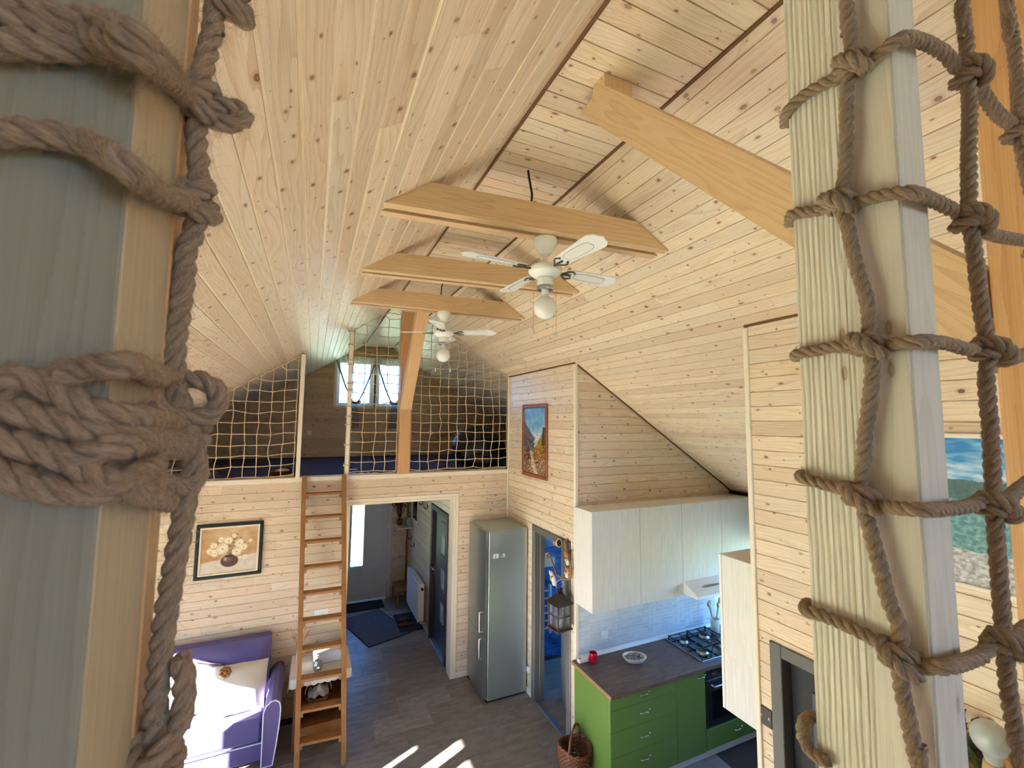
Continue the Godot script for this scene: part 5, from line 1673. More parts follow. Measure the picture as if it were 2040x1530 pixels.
# ---------------------------------------------------------------- table behind the ladder
func side_table() -> void:
	var x0 := -0.06; var x1 := 0.455; var z0 := -5.55; var z1 := -4.68
	z1 = -5.045
	var o := thing("side_table", "dark brown open-fronted side table behind the foot of the ladder", "table", V3(0.2, 0, -5.25))
	obj("top", one(V3(x0, 0.665, z0), V3(x1, 0.69, z1), 0.004), M.stained, o)
	for x in [x0 + 0.01, x1 - 0.035]:
		obj("side", one(V3(x, 0.0, z0 + 0.01), V3(x + 0.025, 0.665, z1 - 0.015), 0.003), M.stained, o)
	obj("back", one(V3(x0 + 0.035, 0.05, z0 + 0.01), V3(x1 - 0.035, 0.665, z0 + 0.025), 0.002), M.stained, o)
	obj("shelf", one(V3(x0 + 0.036, 0.34, z0 + 0.026), V3(x1 - 0.036, 0.36, z1 - 0.02), 0.002), M.stained, o)
	obj("drawer", one(V3(x0 + 0.036, 0.06, z0 + 0.03), V3(x1 - 0.036, 0.20, z1 - 0.018), 0.003), M.stained, o)
	var b := MB.new()
	b.box(V3(x0 - 0.03, 0.691, z0 + 0.02), V3(x1 + 0.03, 0.695, z1 + 0.012), 0.0015)
	var cl := func(a: Vector3, c: Vector3, drop: float, nn: Vector3) -> void:
		b.grid(60, 6, func(u: float, v: float):
			var q := a.lerp(c, u)
			var wave := 0.012 * absf(sin(u * PI * 9.0))
			q.y -= v * (drop - 0.012 + wave)
			q += nn * (0.006 * sin(u * 22.0) * v + 0.012 * v)
			return q)
	cl.call(V3(x0 - 0.03, 0.695, z1 + 0.012), V3(x1 + 0.03, 0.695, z1 + 0.012), 0.085, V3(0, 0, 1))
	cl.call(V3(x1 + 0.03, 0.695, z1 + 0.012), V3(x1 + 0.03, 0.695, z0 + 0.02), 0.10, V3(1, 0, 0))
	cl.call(V3(x0 - 0.03, 0.695, z0 + 0.02), V3(x0 - 0.03, 0.695, z1 + 0.012), 0.13, V3(-1, 0, 0))
	obj_tag("scalloped_cloth", b, M.cloth_lace, "off-white cloth with a scalloped hem on the side table", "tablecloth")
	# on it
	var bx := thing("napkin_box", "white sunlit box on the side table behind the ladder", "box", V3(0.26, 0.695, -5.3))
	obj("case", one(V3(0.12, 0.695, -5.42), V3(0.40, 0.80, -5.22), 0.012), M.cushion_white, bx)
	obj("lid", one(V3(0.115, 0.80, -5.425), V3(0.405, 0.815, -5.215), 0.006), M.cushion_white, bx)
	var vs := thing("glass_jar", "small grey patterned jar in front of the white box", "jar", V3(0.16, 0.695, -5.13))
	b = MB.new()
	b.lathe(PackedVector2Array([Vector2(0.001, 0.0), Vector2(0.035, 0.0), Vector2(0.045, 0.03), Vector2(0.04, 0.07), Vector2(0.028, 0.085), Vector2(0.03, 0.095), Vector2(0.026, 0.095), Vector2(0.001, 0.07)]), 20, Transform3D(Basis.IDENTITY, V3(0.16, 0.695, -5.13)))
	obj("body", b, M.steel, vs)
	var dv := thing("dried_twigs", "pale dried twigs in a slim vase left of the ladder", "twigs", V3(-0.02, 0.695, -5.42))
	b = MB.new()
	b.lathe(PackedVector2Array([Vector2(0.001, 0.0), Vector2(0.026, 0.0), Vector2(0.032, 0.05), Vector2(0.018, 0.13), Vector2(0.02, 0.15), Vector2(0.016, 0.15), Vector2(0.001, 0.1)]), 18, Transform3D(Basis.IDENTITY, V3(-0.02, 0.695, -5.42)))
	obj("vase", b, M.ceramic, dv)
	for k in 9:
		var a := k * 0.75
		var p := V3(-0.02, 0.80, -5.42)
		var q := p + V3(cos(a) * 0.05, 0.10, sin(a) * 0.04)
		var e := q + V3(cos(a + 0.4) * 0.045, 0.10 + 0.03 * sin(k * 2.0), sin(a + 0.4) * 0.03)
		b = MB.new()
		b.tube(PackedVector3Array([p, q, e]), 0.005, 5, 0.002)
		b.tube(PackedVector3Array([q, q + V3(cos(a - 0.8) * 0.05, 0.05, sin(a - 0.8) * 0.04)]), 0.004, 5, 0.0015)
		obj("twig", b, M.stalk, dv)
	# basket with a hoop handle on the shelf
	var bk := thing("hoop_basket", "small basket with a hoop handle and white cloth inside the side table", "basket", V3(0.18, 0.36, -5.215))
	b = MB.new()
	b.lathe(PackedVector2Array([Vector2(0.001, 0.0), Vector2(0.10, 0.0), Vector2(0.13, 0.07), Vector2(0.122, 0.07), Vector2(0.1, 0.01), Vector2(0.001, 0.01)]), 28, Transform3D(Basis.IDENTITY, V3(0.18, 0.36, -5.215)))
	obj("bowl", b, M.wicker, bk)
	b = MB.new()
	var hp := PackedVector3Array()
	for i in 17:
		var a := PI * i / 16.0
		hp.append(V3(0.18 - 0.125 * cos(a), 0.43 + 0.16 * sin(a), -5.215))
	b.tube(hp, 0.006, 6)
	obj("handle", b, M.stalk, bk)
	b = MB.new()
	b.grid(16, 16, func(u: float, v: float): return V3(0.18 + (u - 0.5) * 0.2, 0.43 + 0.07 * exp(-pow((u - 0.55) * 3, 2) - pow((v - 0.5) * 3, 2)) + 0.012 * sin(u * 15.0) * cos(v * 12.0), -5.215 + (v - 0.5) * 0.2))
	obj("cloth", b, M.cushion_white, bk)


# ---------------------------------------------------------------- in the hall
func hall_things() -> void:
	obj_tag("doormat", one(V3(0.56, 0.0, -8.5), V3(1.29, 0.014, -8.14), 0.004), M.doormat, "dark brown doormat at the white entrance door", "mat")
	var rg := thing("hall_rug", "grey-blue rug lying askew on the hall floor", "rug", V3(1.0, 0, -7.35))
	var b := MB.new()
	var X := Transform3D(Basis(Vector3.UP, 0.31), V3(0.885, 0, -6.84))
	b.box(V3(0, 0.0, -1.12), V3(0.66, 0.009, 0), 0.003, X)
	obj("pile", b, M.rug, rg)
	b = MB.new()
	b.box(V3(-0.012, 0.0, -1.13), V3(0.0, 0.010, 0.012), 0.003, X)
	b.box(V3(0.66, 0.0, -1.13), V3(0.672, 0.010, 0.012), 0.003, X)
	b.box(V3(0.0, 0.0, 0.0), V3(0.66, 0.010, 0.012), 0.003, X)
	obj("border", b, M.boot_mat, rg)
	var bm := obj_tag("boot_mat", one(V3(1.37, 0.0, -7.75), V3(1.73, 0.012, -7.08), 0.004), M.boot_mat, "dark mat for shoes under the radiator", "mat")
	for k in 2:
		var sl := thing("slipper", ["brown slipper on the shoe mat, nearer the camera", "brown slipper on the shoe mat, nearer the entrance"][k], "slipper", V3(1.5, 0.012, -7.3), "slippers on the shoe mat")
		var c := V3(1.50 + 0.02 * k, 0.012, -7.28 - k * 0.17)
		b = MB.new()
		var so := PackedVector2Array()
		for i in 20:
			var a := TAU * i / 20
			so.append(Vector2(0.125 * cos(a), (0.042 + 0.008 * cos(a)) * sin(a)))
		b.prism(so, 0.018, Transform3D(Basis(V3(1, 0, 0), V3(0, 0, 1), V3(0, 1, 0)), c))
		obj("sole", b, M.black, sl)
		b = MB.new()
		b.grid(10, 10, func(u: float, v: float): return c + V3(-0.12 + 0.13 * u, 0.018 + 0.045 * sin(PI * v) * (0.5 + 0.5 * u), 0.046 * cos(PI * v) * sqrt(clampf(u * 1.6 + 0.05, 0, 1))))
		obj("upper", b, M.wicker, sl)
	# radiator
	var rd := thing("radiator", "white panel radiator on the right side of the hall", "radiator", V3(1.67, 0.15, -7.45))
	var z0 := -7.86; var z1 := -6.99
	obj("front_panel", one(V3(1.61, 0.15, z0), V3(1.632, 0.725, z1), 0.006), M.radiator, rd)
	obj("rear_panel", one(V3(1.69, 0.16, z0), V3(1.706, 0.715, z1), 0.004), M.radiator, rd)
	for z in [z0 + 0.001, z1 - 0.013]:
		obj("side_cover", one(V3(1.622, 0.16, z), V3(1.70, 0.722, z + 0.012), 0.003), M.radiator, rd)
	var gr := MB.new()
	for i in 30:
		gr.box(V3(1.634, 0.712, z0 + 0.015 + i * 0.028), V3(1.69, 0.722, z0 + 0.033 + i * 0.028), 0.001)
	obj("top_grille", gr, M.radiator, rd)
	b = MB.new()
	b.lathe(PackedVector2Array([Vector2(0.001, 0.0), Vector2(0.012, 0.0), Vector2(0.012, 0.03), Vector2(0.018, 0.032), Vector2(0.018, 0.07), Vector2(0.001, 0.072)]), 14, Transform3D(Basis(Vector3.RIGHT, PI / 2), V3(1.66, 0.66, z1)))
	obj("valve", b, M.black, rd)
	b = MB.new()
	b.tube(PackedVector3Array([V3(1.67, 0.16, z1 - 0.08), V3(1.67, 0.10, z1 - 0.08), V3(1.75, 0.10, z1 - 0.08)]), 0.009, 8)
	obj("pipe", b, M.plastic_white, rd)
	# coat hooks
	for k in 4:
		var p: Vector3 = [V3(1.75, 1.88, -7.45), V3(1.75, 1.88, -7.1), V3(1.75, 1.12, -8.25), V3(1.75, 1.05, -8.0)][k]
		var hk := thing("coat_hook", ["dark coat hook high on the hall wall, farther from the dark door", "dark coat hook high on the hall wall, nearest the dark door", "low dark hook near the hall corner", "low dark hook under the hall shelf"][k], "hook", p, "dark hooks in the hall")
		obj("plate", one(p + V3(-0.008, -0.03, -0.012), p + V3(0, 0.04, 0.012), 0.002), M.iron, hk)
		b = MB.new()
		b.tube(PackedVector3Array([p + V3(0, -0.015, 0), p + V3(-0.035, -0.03, 0), p + V3(-0.055, -0.015, 0), p + V3(-0.058, 0.012, 0)]), 0.006, 7)
		obj("prong", b, M.iron, hk)
	# shelf with a dried plant in the corner, framed mirror, cloth
	var sh := thing("corner_shelf", "small pale corner shelf at the end of the hall", "shelf", V3(1.62, 1.3, -8.4))
	obj("board", one(V3(1.48, 1.30, ZG + 0.002), V3(1.748, 1.325, -8.16), 0.004), M.trim, sh)
	b = MB.new()
	b.prism(PackedVector2Array([Vector2(0, 0), Vector2(0.16, 0), Vector2(0, -0.16)]), 0.02, Transform3D(Basis(V3(0, 0, 1), V3(0, 1, 0), V3(-1, 0, 0)), V3(1.62, 1.30, ZG + 0.002)))
	obj("bracket", b, M.trim, sh)
	var dp := thing("dried_bouquet", "dark dried bouquet in a pot on the corner shelf", "bouquet", V3(1.56, 1.325, -8.42))
	b = MB.new()
	b.lathe(PackedVector2Array([Vector2(0.001, 0), Vector2(0.04, 0), Vector2(0.055, 0.1), Vector2(0.05, 0.1), Vector2(0.001, 0.09)]), 16, Transform3D(Basis.IDENTITY, V3(1.56, 1.325, -8.42)))
	obj("pot", b, M.wicker, dp)
	var rr := RandomNumberGenerator.new(); rr.seed = 8
	b = MB.new()
	for i in 60:
		var d := V3(rr.randfn(0, 0.05), 0.22 + rr.randf() * 0.22, rr.randfn(0, 0.05))
		b.tube(PackedVector3Array([V3(1.56, 1.42, -8.42), V3(1.56, 1.42, -8.42) + d * 0.6, V3(1.56, 1.42, -8.42) + d]), 0.003, 4, 0.001)
		b.ball(V3(1.56, 1.42, -8.42) + d, V3(0.014, 0.018, 0.014), 6, 4)
	obj("sprigs", b, M.dry_plant, dp)
	var mi := thing("hall_mirror", "narrow dark mirror in a pale frame high in the hall corner", "mirror", V3(1.745, 1.8, -8.0))
	framed(mi, V3(1.749, 1.82, -7.95), V3(0, 0, 1), V3(0, 1, 0), V3(-1, 0, 0), 0.5, 0.7, 0.035, 0.025, M.trim, M.black_glass)
	var cp := thing("paper_bag", "white and blue paper bag hanging under the hall mirror", "bag", V3(1.70, 1.33, -8.15))
	obj("pouch", one(V3(1.66, 1.327, -8.3), V3(1.73, 1.50, -8.2), 0.008), M.door_glass, cp)
	obj("label", one(V3(1.658, 1.38, -8.28), V3(1.66, 1.45, -8.22), 0.001), M.plastic_white, cp)
	var st := thing("step_stool", "brown low shoe bench in the hall corner behind the radiator", "bench", V3(1.6, 0, -8.25))
	obj("seat", one(V3(1.46, 0.27, -8.5), V3(1.735, 0.30, -7.98), 0.006), M.stained, st)
	for e in [[1.47, -8.49], [1.70, -8.49], [1.47, -8.02], [1.70, -8.02]]:
		obj("leg", one(V3(e[0], 0, e[1]), V3(e[0] + 0.03, 0.27, e[1] + 0.03), 0.003), M.stained, st)
	var pp := thing("corner_pipe", "brown vertical strip in the hall corner", "pipe", V3(1.73, 0, ZG + 0.03))
	b = MB.new()
	b.tube(PackedVector3Array([V3(1.725, 0.0, ZG + 0.03), V3(1.725, 2.3, ZG + 0.03)]), 0.016, 8)
	obj("pipe", b, M.stained, pp)


# ---------------------------------------------------------------- driftwood, lantern, basket
func ring(b: MB, c: Vector3, X: Vector3, Y: Vector3, r: float, t: float) -> void:
	var p := PackedVector3Array()
	for i in 19:
		p.append(c + X * cos(TAU * i / 18.0) * r + Y * sin(TAU * i / 18.0) * r)
	b.tube(p, t, 6, -1.0, false)

func wall_decor() -> void:
	var x := XR - 0.05
	var o := thing("driftwood_garland", "twisted driftwood branch hung with carved ornaments beside the grey door", "wall ornament", V3(x, 1.8, -4.0))
	var b := MB.new()
	b.tube(PackedVector3Array([V3(XR, 2.03, -4.06), V3(x, 2.02, -4.05), V3(x, 1.95, -4.02), V3(x - 0.01, 1.88, -3.965), V3(x, 1.80, -3.935), V3(x, 1.72, -3.93), V3(x, 1.66, -3.965), V3(x - 0.01, 1.635, -4.05), V3(x - 0.02, 1.64, -4.17), V3(x, 1.68, -4.26), V3(x, 1.75, -4.33), V3(x, 1.80, -4.36)]), 0.014, 7, 0.009)
	obj("branch", b, M.drift, o)
	b = MB.new()
	b.lathe(PackedVector2Array([Vector2(0.03, -0.05), Vector2(0.038, 0.0), Vector2(0.045, 0.01), Vector2(0.036, 0.012), Vector2(0.03, -0.03), Vector2(0.001, -0.035)]), 20, Transform3D(Basis(V3(0, 0, 1), -1.2) * Basis(Vector3.RIGHT, 1.2), V3(x - 0.03, 1.985, -4.13)))
	obj("hollow_wood", b, M.drift, o)
	b = MB.new()
	b.lathe(PackedVector2Array([Vector2(0.042, 0.0), Vector2(0.047, 0.012), Vector2(0.036, 0.013)]), 20, Transform3D(Basis(V3(0, 0, 1), -1.2) * Basis(Vector3.RIGHT, 1.2), V3(x - 0.03, 1.985, -4.13)))
	obj("pale_rim", b, M.mask, o)
	for k in 4:
		var c: Vector3 = [V3(x - 0.015, 1.90, -4.0), V3(x - 0.02, 1.83, -3.96), V3(x - 0.02, 1.75, -3.95), V3(x - 0.02, 1.70, -3.97)][k]
		b = MB.new()
		b.ball(c, V3(0.018, 0.03, 0.024), 10, 8)
		b.ball(c + V3(-0.01, 0.025, 0.018), V3(0.01, 0.014, 0.012), 8, 6)
		b.ball(c + V3(-0.01, 0.02, -0.02), V3(0.01, 0.014, 0.012), 8, 6)
		obj("carved_bead", b, [M.orange_wood, M.mask, M.orange_wood, M.mask][k], o)
	b = MB.new()
	b.tube(PackedVector3Array([V3(x - 0.02, 1.82, -4.36), V3(x - 0.03, 1.80, -4.39), V3(x - 0.03, 1.74, -4.37), V3(x - 0.02, 1.72, -4.33)]), 0.012, 7, 0.006)
	obj("carved_hook", b, M.orange_wood, o)
	var mk := thing("white_mask", "small white carved mask hanging from the driftwood", "mask", V3(x - 0.03, 1.6, -4.22))
	b = MB.new()
	b.grid(14, 14, func(u: float, v: float):
		var a: float = (u - 0.5) * PI
		var w := 0.05 * sqrt(maxf(0.02, 1.0 - pow(2 * v - 1.0, 2) * 0.9))
		return V3(x - 0.03 - 0.03 * cos(a), 1.53 + v * 0.13 + 0.0, -4.23 + sin(a) * w - (v - 0.5) * 0.09))
	b.ball(V3(x - 0.062, 1.59, -4.225), V3(0.012, 0.02, 0.01), 8, 6)
	obj("face", b, M.mask, mk)
	b = MB.new()
	for s in [-1.0, 1.0]:
		b.ball(V3(x - 0.056, 1.615, -4.235 + s * 0.02), V3(0.006, 0.007, 0.011), 8, 6)
	b.ball(V3(x - 0.056, 1.56, -4.21), V3(0.006, 0.005, 0.014), 8, 6)
	obj("openings", b, M.iron, mk)
	# lantern
	var L := V3(XR - 0.14, 1.18, -4.0)
	var ln := thing("wooden_lantern", "dark wooden house-shaped lantern hanging beside the grey door", "lantern", L)
	var hw := 0.078
	var R := Transform3D(Basis(Vector3.UP, 0.12), L)
	b = MB.new()
	b.box(V3(-hw - 0.018, 0, -hw - 0.018), V3(hw + 0.018, 0.016, hw + 0.018), 0.003, R)
	obj("base", b, M.lantern_wood, ln)
	for e in [[-1, -1], [1, -1], [1, 1], [-1, 1]]:
		b = MB.new()
		b.box(V3(e[0] * hw - 0.008, 0.016, e[1] * hw - 0.008), V3(e[0] * hw + 0.008, 0.25, e[1] * hw + 0.008), 0.002, R)
		obj("corner_post", b, M.lantern_wood, ln)
	for k in 4:
		var Q := R * Transform3D(Basis(Vector3.UP, PI / 2 * k), Vector3.ZERO)
		b = MB.new()
		b.box(V3(-0.004, 0.016, hw - 0.004), V3(0.004, 0.25, hw + 0.004), 0.001, Q)
		b.box(V3(-hw, 0.13, hw - 0.004), V3(hw, 0.138, hw + 0.004), 0.001, Q)
		b.box(V3(-hw, 0.236, hw - 0.005), V3(hw, 0.25, hw + 0.005), 0.001, Q)
		obj("glazing_bar", b, M.lantern_wood, ln)
		b = MB.new()
		b.box(V3(-hw, 0.018, hw - 0.009), V3(hw, 0.236, hw - 0.007), 0.0, Q)
		obj("pane", b, M.pane, ln)
	b = MB.new()
	var rf := [0.25, 0.262, 0.31, 0.345]
	var rw := [hw + 0.022, hw + 0.022, 0.05, 0.03]
	for i in 3:
		for k in 4:
			var Q := R * Transform3D(Basis(Vector3.UP, PI / 2 * k), Vector3.ZERO)
			b.quad(Q * V3(-rw[i], rf[i], rw[i]), Q * V3(rw[i], rf[i], rw[i]), Q * V3(rw[i + 1], rf[i + 1], rw[i + 1]), Q * V3(-rw[i + 1], rf[i + 1], rw[i + 1]), Q.basis * V3(0, 0.5, 0.86))
	b.quad(R * V3(-0.03, 0.345, -0.03), R * V3(0.03, 0.345, -0.03), R * V3(0.03, 0.345, 0.03), R * V3(-0.03, 0.345, 0.03), Vector3.UP)
	b.quad(R * V3(-rw[0], 0.25, -rw[0]), R * V3(rw[0], 0.25, -rw[0]), R * V3(rw[0], 0.25, rw[0]), R * V3(-rw[0], 0.25, rw[0]), Vector3.DOWN)
	obj("roof", b, M.lantern_roof, ln)
	for s in [-1.0, 1.0]:
		b = MB.new()
		b.box(V3(s * 0.022 - 0.011, 0.34, -0.012), V3(s * 0.022 + 0.011, 0.395, 0.012), 0.002, R)
		obj("chimney", b, M.lantern_roof, ln)
	b = MB.new()
	ring(b, R * V3(0, 0.43, 0), R.basis.x, Vector3.UP, 0.045, 0.003)
	obj("hanging_ring", b, M.chrome, ln)
	b = MB.new()
	b.tube(PackedVector3Array([R * V3(0, 0.475, 0), V3(x - 0.02, 1.65, -4.05)]), 0.0025, 5)
	obj("cord", b, M.cord, ln)
	var cd := MB.new()
	cd.lathe(PackedVector2Array([Vector2(0.001, 0.1), Vector2(0.026, 0.1), Vector2(0.03, 0.096), Vector2(0.03, 0.0), Vector2(0.001, 0.0)]), 20, Transform3D(Basis.IDENTITY, R * V3(0, 0.016, 0)))
	obj_tag("candle", cd, M.candle, "thick white candle inside the wooden lantern", "candle")
	# wicker basket on the floor
	var C := V3(2.335, 0, -3.665)
	var w := thing("wicker_basket", "reddish wicker basket with a tall hoop handle on the floor by the green units", "basket", C)
	b = MB.new()
	b.lathe(PackedVector2Array([Vector2(0.001, 0.0), Vector2(0.10, 0.0), Vector2(0.10, 0.012), Vector2(0.001, 0.012)]), 28, Transform3D(Basis.IDENTITY, C))
	obj("base", b, M.wicker, w)
	for k in 17:
		var f := k / 16.0
		var rr := 0.10 + 0.035 * sin(f * PI * 0.6) + 0.012 * f
		var p := PackedVector3Array()
		for i in 57:
			var a := TAU * i / 56.0
			p.append(C + V3(cos(a) * (rr + 0.006 * (1.0 if (i + k) % 2 else -1.0)), 0.014 + f * 0.27 + 0.02 * f * cos(2 * a), sin(a) * (rr + 0.006 * (1.0 if (i + k) % 2 else -1.0))))
		b = MB.new()
		b.tube(p, 0.0085, 5, -1.0, false)
		obj("weaver", b, M.wicker, w)
	b = MB.new()
	for i in 28:
		var a := TAU * i / 28.0
		b.tube(PackedVector3Array([C + V3(cos(a) * 0.1, 0.01, sin(a) * 0.1), C + V3(cos(a) * 0.132, 0.15, sin(a) * 0.132), C + V3(cos(a) * 0.147, 0.29 + 0.02 * cos(2 * a), sin(a) * 0.147)]), 0.004, 5)
	obj("stakes", b, M.wicker, w)
	for k in 2:
		var p := PackedVector3Array()
		for i in 50:
			var a := TAU * i / 48.0
			p.append(C + V3(cos(a) * (0.147 + 0.007 * sin(a * 12 + k * PI)), 0.292 + 0.02 * cos(2 * a) + 0.007 * cos(a * 12 + k * PI), sin(a) * (0.147 + 0.007 * sin(a * 12 + k * PI))))
		b = MB.new()
		b.tube(p, 0.009, 6, -1.0, false)
		obj("rim", b, M.wicker, w)
	for k in 3:
		var p := PackedVector3Array()
		for i in 33:
			var a := PI * i / 32.0
			var s := V3(sin(0.9), 0, -cos(0.9))
			p.append(C + s * -cos(a) * 0.142 + V3(0.008 * sin(a * 14 + k * 2.1), 0.27 + 0.19 * sin(a) + 0.008 * cos(a * 14 + k * 2.1), 0))
		b = MB.new()
		b.tube(p, 0.007, 6)
		obj("handle", b, M.wicker, w)


# ---------------------------------------------------------------- in the far loft
func loft_things() -> void:
	for k in 2:
		var x0: float = [0.375, 1.085][k]
		var xt: float = [0.70, 1.40][k]
		var o := thing("sheer_curtain", ["sheer curtain tied in the middle at the loft window nearer the thin post", "sheer curtain tied in the middle at the loft window beside the orange post"][k], "curtain", V3(xt, 3.1, ZG + 0.05))
		var b := MB.new()
		b.grid(70, 40, func(u: float, v: float):
			var y := 4.42 - v * 1.32
			var w: float
			if y > 3.58:
				w = lerpf(0.07, 0.72, pow((y - 3.58) / 0.84, 0.8))
			else:
				w = lerpf(0.07, 0.17, clampf((3.58 - y) / 0.25, 0, 1))
			var cx := lerpf(xt, x0 + 0.32, clampf((y - 3.58) / 0.84, 0, 1))
			return V3(cx + (u - 0.5) * w, y, ZG + 0.06 + 0.016 * sin(u * 60.0) * (0.6 + 0.4 * v)))
		obj("cloth", b, M.sheer, o)
		for s in [-1.0, 1.0]:
			var hp := PackedVector3Array()
			for i in 15:
				var y := 4.40 - 0.82 * i / 14.0
				var w := lerpf(0.07, 0.72, pow(maxf(y - 3.58, 0.0) / 0.84, 0.8))
				hp.append(V3(lerpf(xt, x0 + 0.32, (y - 3.58) / 0.84) + s * w * 0.5, y, ZG + 0.06 + 0.01 * sin(i * 1.3)))
			b = MB.new()
			b.tube(hp, 0.018, 6, 0.012)
			obj("gathered_edge", b, M.curtain_edge, o)
		b = MB.new()
		for s in [-1.0, 1.0]:
			b.ball(V3(xt + s * 0.055, 3.59, ZG + 0.09), V3(0.05, 0.03, 0.02), 10, 6, Basis(V3(0, 0, 1), s * 0.3))
		b.ball(V3(xt, 3.58, ZG + 0.09), V3(0.045, 0.022, 0.03), 10, 6)
		obj("bow", b, M.bow, o)
		b = MB.new()
		b.tube(PackedVector3Array([V3(x0 - 0.06, 4.43, ZG + 0.05), V3(x0 + 0.70, 4.43, ZG + 0.05)]), 0.006, 8)
		obj("rod", b, M.plastic_white, o)
	# dark beanbag-like leather chair
	var p := thing("leather_beanbag", "black leather beanbag behind the wide net at the right-hand wall", "beanbag", V3(2.35, 2.6, -6.3))
	var b := MB.new()
	b.grid(36, 20, func(u: float, v: float):
		var a: float = u * TAU
		var e: float = v * PI
		var r := V3(0.40, 0.30, 0.36)
		var q := V3(cos(a) * sin(e), cos(e), sin(a) * sin(e))
		var k := 1.0 + 0.05 * sin(a * 5.0 + 2.0 * cos(e * 3.0)) * sin(e) + 0.03 * sin(a * 11.0 + e * 7.0) * sin(e)
		var y := q.y * r.y
		if y < -0.2: y = -0.2 + (y + 0.2) * 0.25
		return V3(2.33 + q.x * r.x * k, 2.598 + 0.224 + y * (1.25 if q.y > 0 else 1.0), -6.35 + q.z * r.z * k - 0.06 * maxf(0.0, q.y)))
	obj("bag", b, M.leather_dark, p)
	b = MB.new()
	b.grid(24, 14, func(u: float, v: float):
		var a: float = u * TAU
		var e: float = v * PI
		return V3(2.28 + 0.26 * cos(a) * sin(e), 2.598 + 0.10 + 0.10 * cos(e), -5.95 + 0.15 * sin(a) * sin(e)))
	obj("front_roll", b, M.leather_dark, p)
	var t := thing("wicker_tray", "small dark wicker tray on the loft carpet by the ladder gap", "tray", V3(-0.3, 2.6, -5.85))
	b = MB.new()
	b.lathe(PackedVector2Array([Vector2(0.001, 0.0), Vector2(0.09, 0.0), Vector2(0.12, 0.06), Vector2(0.11, 0.06), Vector2(0.085, 0.01), Vector2(0.001, 0.01)]), 22, Transform3D(Basis.IDENTITY, V3(-0.31, 2.598, -5.93)))
	obj("bowl", b, M.wicker, t)
	b = MB.new()
	b.ball(V3(-0.30, 2.645, -5.93), V3(0.08, 0.035, 0.07), 12, 8)
	obj("bundle", b, M.jute_pale, t)
	obj_tag("white_card", one(V3(0.46, 2.598, -6.35), V3(0.58, 2.602, -6.28), 0.001), M.plastic_white, "small white card lying on the loft carpet behind the narrow net", "card")


# ---------------------------------------------------------------- near the camera
func near_things() -> void:
	var o := thing("wall_lamp", "wall lamp with a frosted grey globe bulb low behind the right-hand ropes", "lamp", V3(2.4, 2.0, -0.83))
	var c := V3(2.3, 2.115, -0.815)
	var b := MB.new()
	var pr := PackedVector2Array([Vector2(0.02, -0.075), Vector2(0.024, -0.06)])
	for i in 15:
		var a := -1.0 + 2.55 * i / 14.0
		pr.append(Vector2(maxf(0.056 * cos(a), 0.0005), 0.02 + 0.06 * sin(a)))
	b.lathe(pr, 28, Transform3D(Basis(V3(0, 0, 1), 0.12), c))
	obj("globe_bulb", b, M.frosted, o)
	b = MB.new()
	b.lathe(PackedVector2Array([Vector2(0.001, -0.14), Vector2(0.03, -0.14), Vector2(0.034, -0.1), Vector2(0.028, -0.065), Vector2(0.001, -0.065)]), 20, Transform3D(Basis(V3(0, 0, 1), 0.12), c))
	obj("socket", b, M.wood_pale, o)
	b = MB.new()
	b.tube(PackedVector3Array([c + V3(0, -0.13, 0), c + V3(0.05, -0.2, 0), c + V3(XR - 2.3, -0.2, 0)]), 0.013, 8)
	obj("arm", b, M.orange_wood, o)
	obj("wall_plate", one(V3(XR - 0.02, 1.84, -0.87), V3(XR, 1.99, -0.76), 0.004), M.orange_wood, o)
	var p := thing("ivy_plant", "green ivy hanging in a clay pot under the frosted globe", "plant", V3(2.4, 1.85, -0.95))
	b = MB.new()
	b.lathe(PackedVector2Array([Vector2(0.001, 0.0), Vector2(0.045, 0.0), Vector2(0.06, 0.09), Vector2(0.064, 0.1), Vector2(0.055, 0.1), Vector2(0.001, 0.08)]), 20, Transform3D(Basis.IDENTITY, V3(2.42, 1.86, -0.97)))
	obj("pot", b, M.clay, p)
	obj("bracket", one(V3(2.36, 1.845, -1.03), V3(XR, 1.859, -0.91), 0.003), M.orange_wood, p)
	var r := RandomNumberGenerator.new(); r.seed = 12
	for k in 22:
		var a := r.randf() * TAU
		var q := V3(2.42, 1.95, -0.97)
		var e := q + V3(cos(a) * r.randf_range(0.03, 0.09), r.randf_range(-0.02, 0.13), sin(a) * r.randf_range(0.03, 0.10))
		e.x = minf(e.x, XR - 0.03)
		b = MB.new()
		b.tube(PackedVector3Array([q, q.lerp(e, 0.5) + V3(0, 0.02, 0), e]), 0.002, 4)
		var B := Basis.from_euler(V3(r.randf_range(-1, 1), r.randf() * TAU, r.randf_range(-1, 1)))
		var ol := PackedVector2Array([Vector2(0, -0.005), Vector2(0.018, 0.004), Vector2(0.022, 0.02), Vector2(0.012, 0.034), Vector2(0, 0.05), Vector2(-0.012, 0.034), Vector2(-0.022, 0.02), Vector2(-0.018, 0.004)])
		b.prism(ol, 0.001, Transform3D(B, e))
		obj("leaf", b, M.leaf, p)


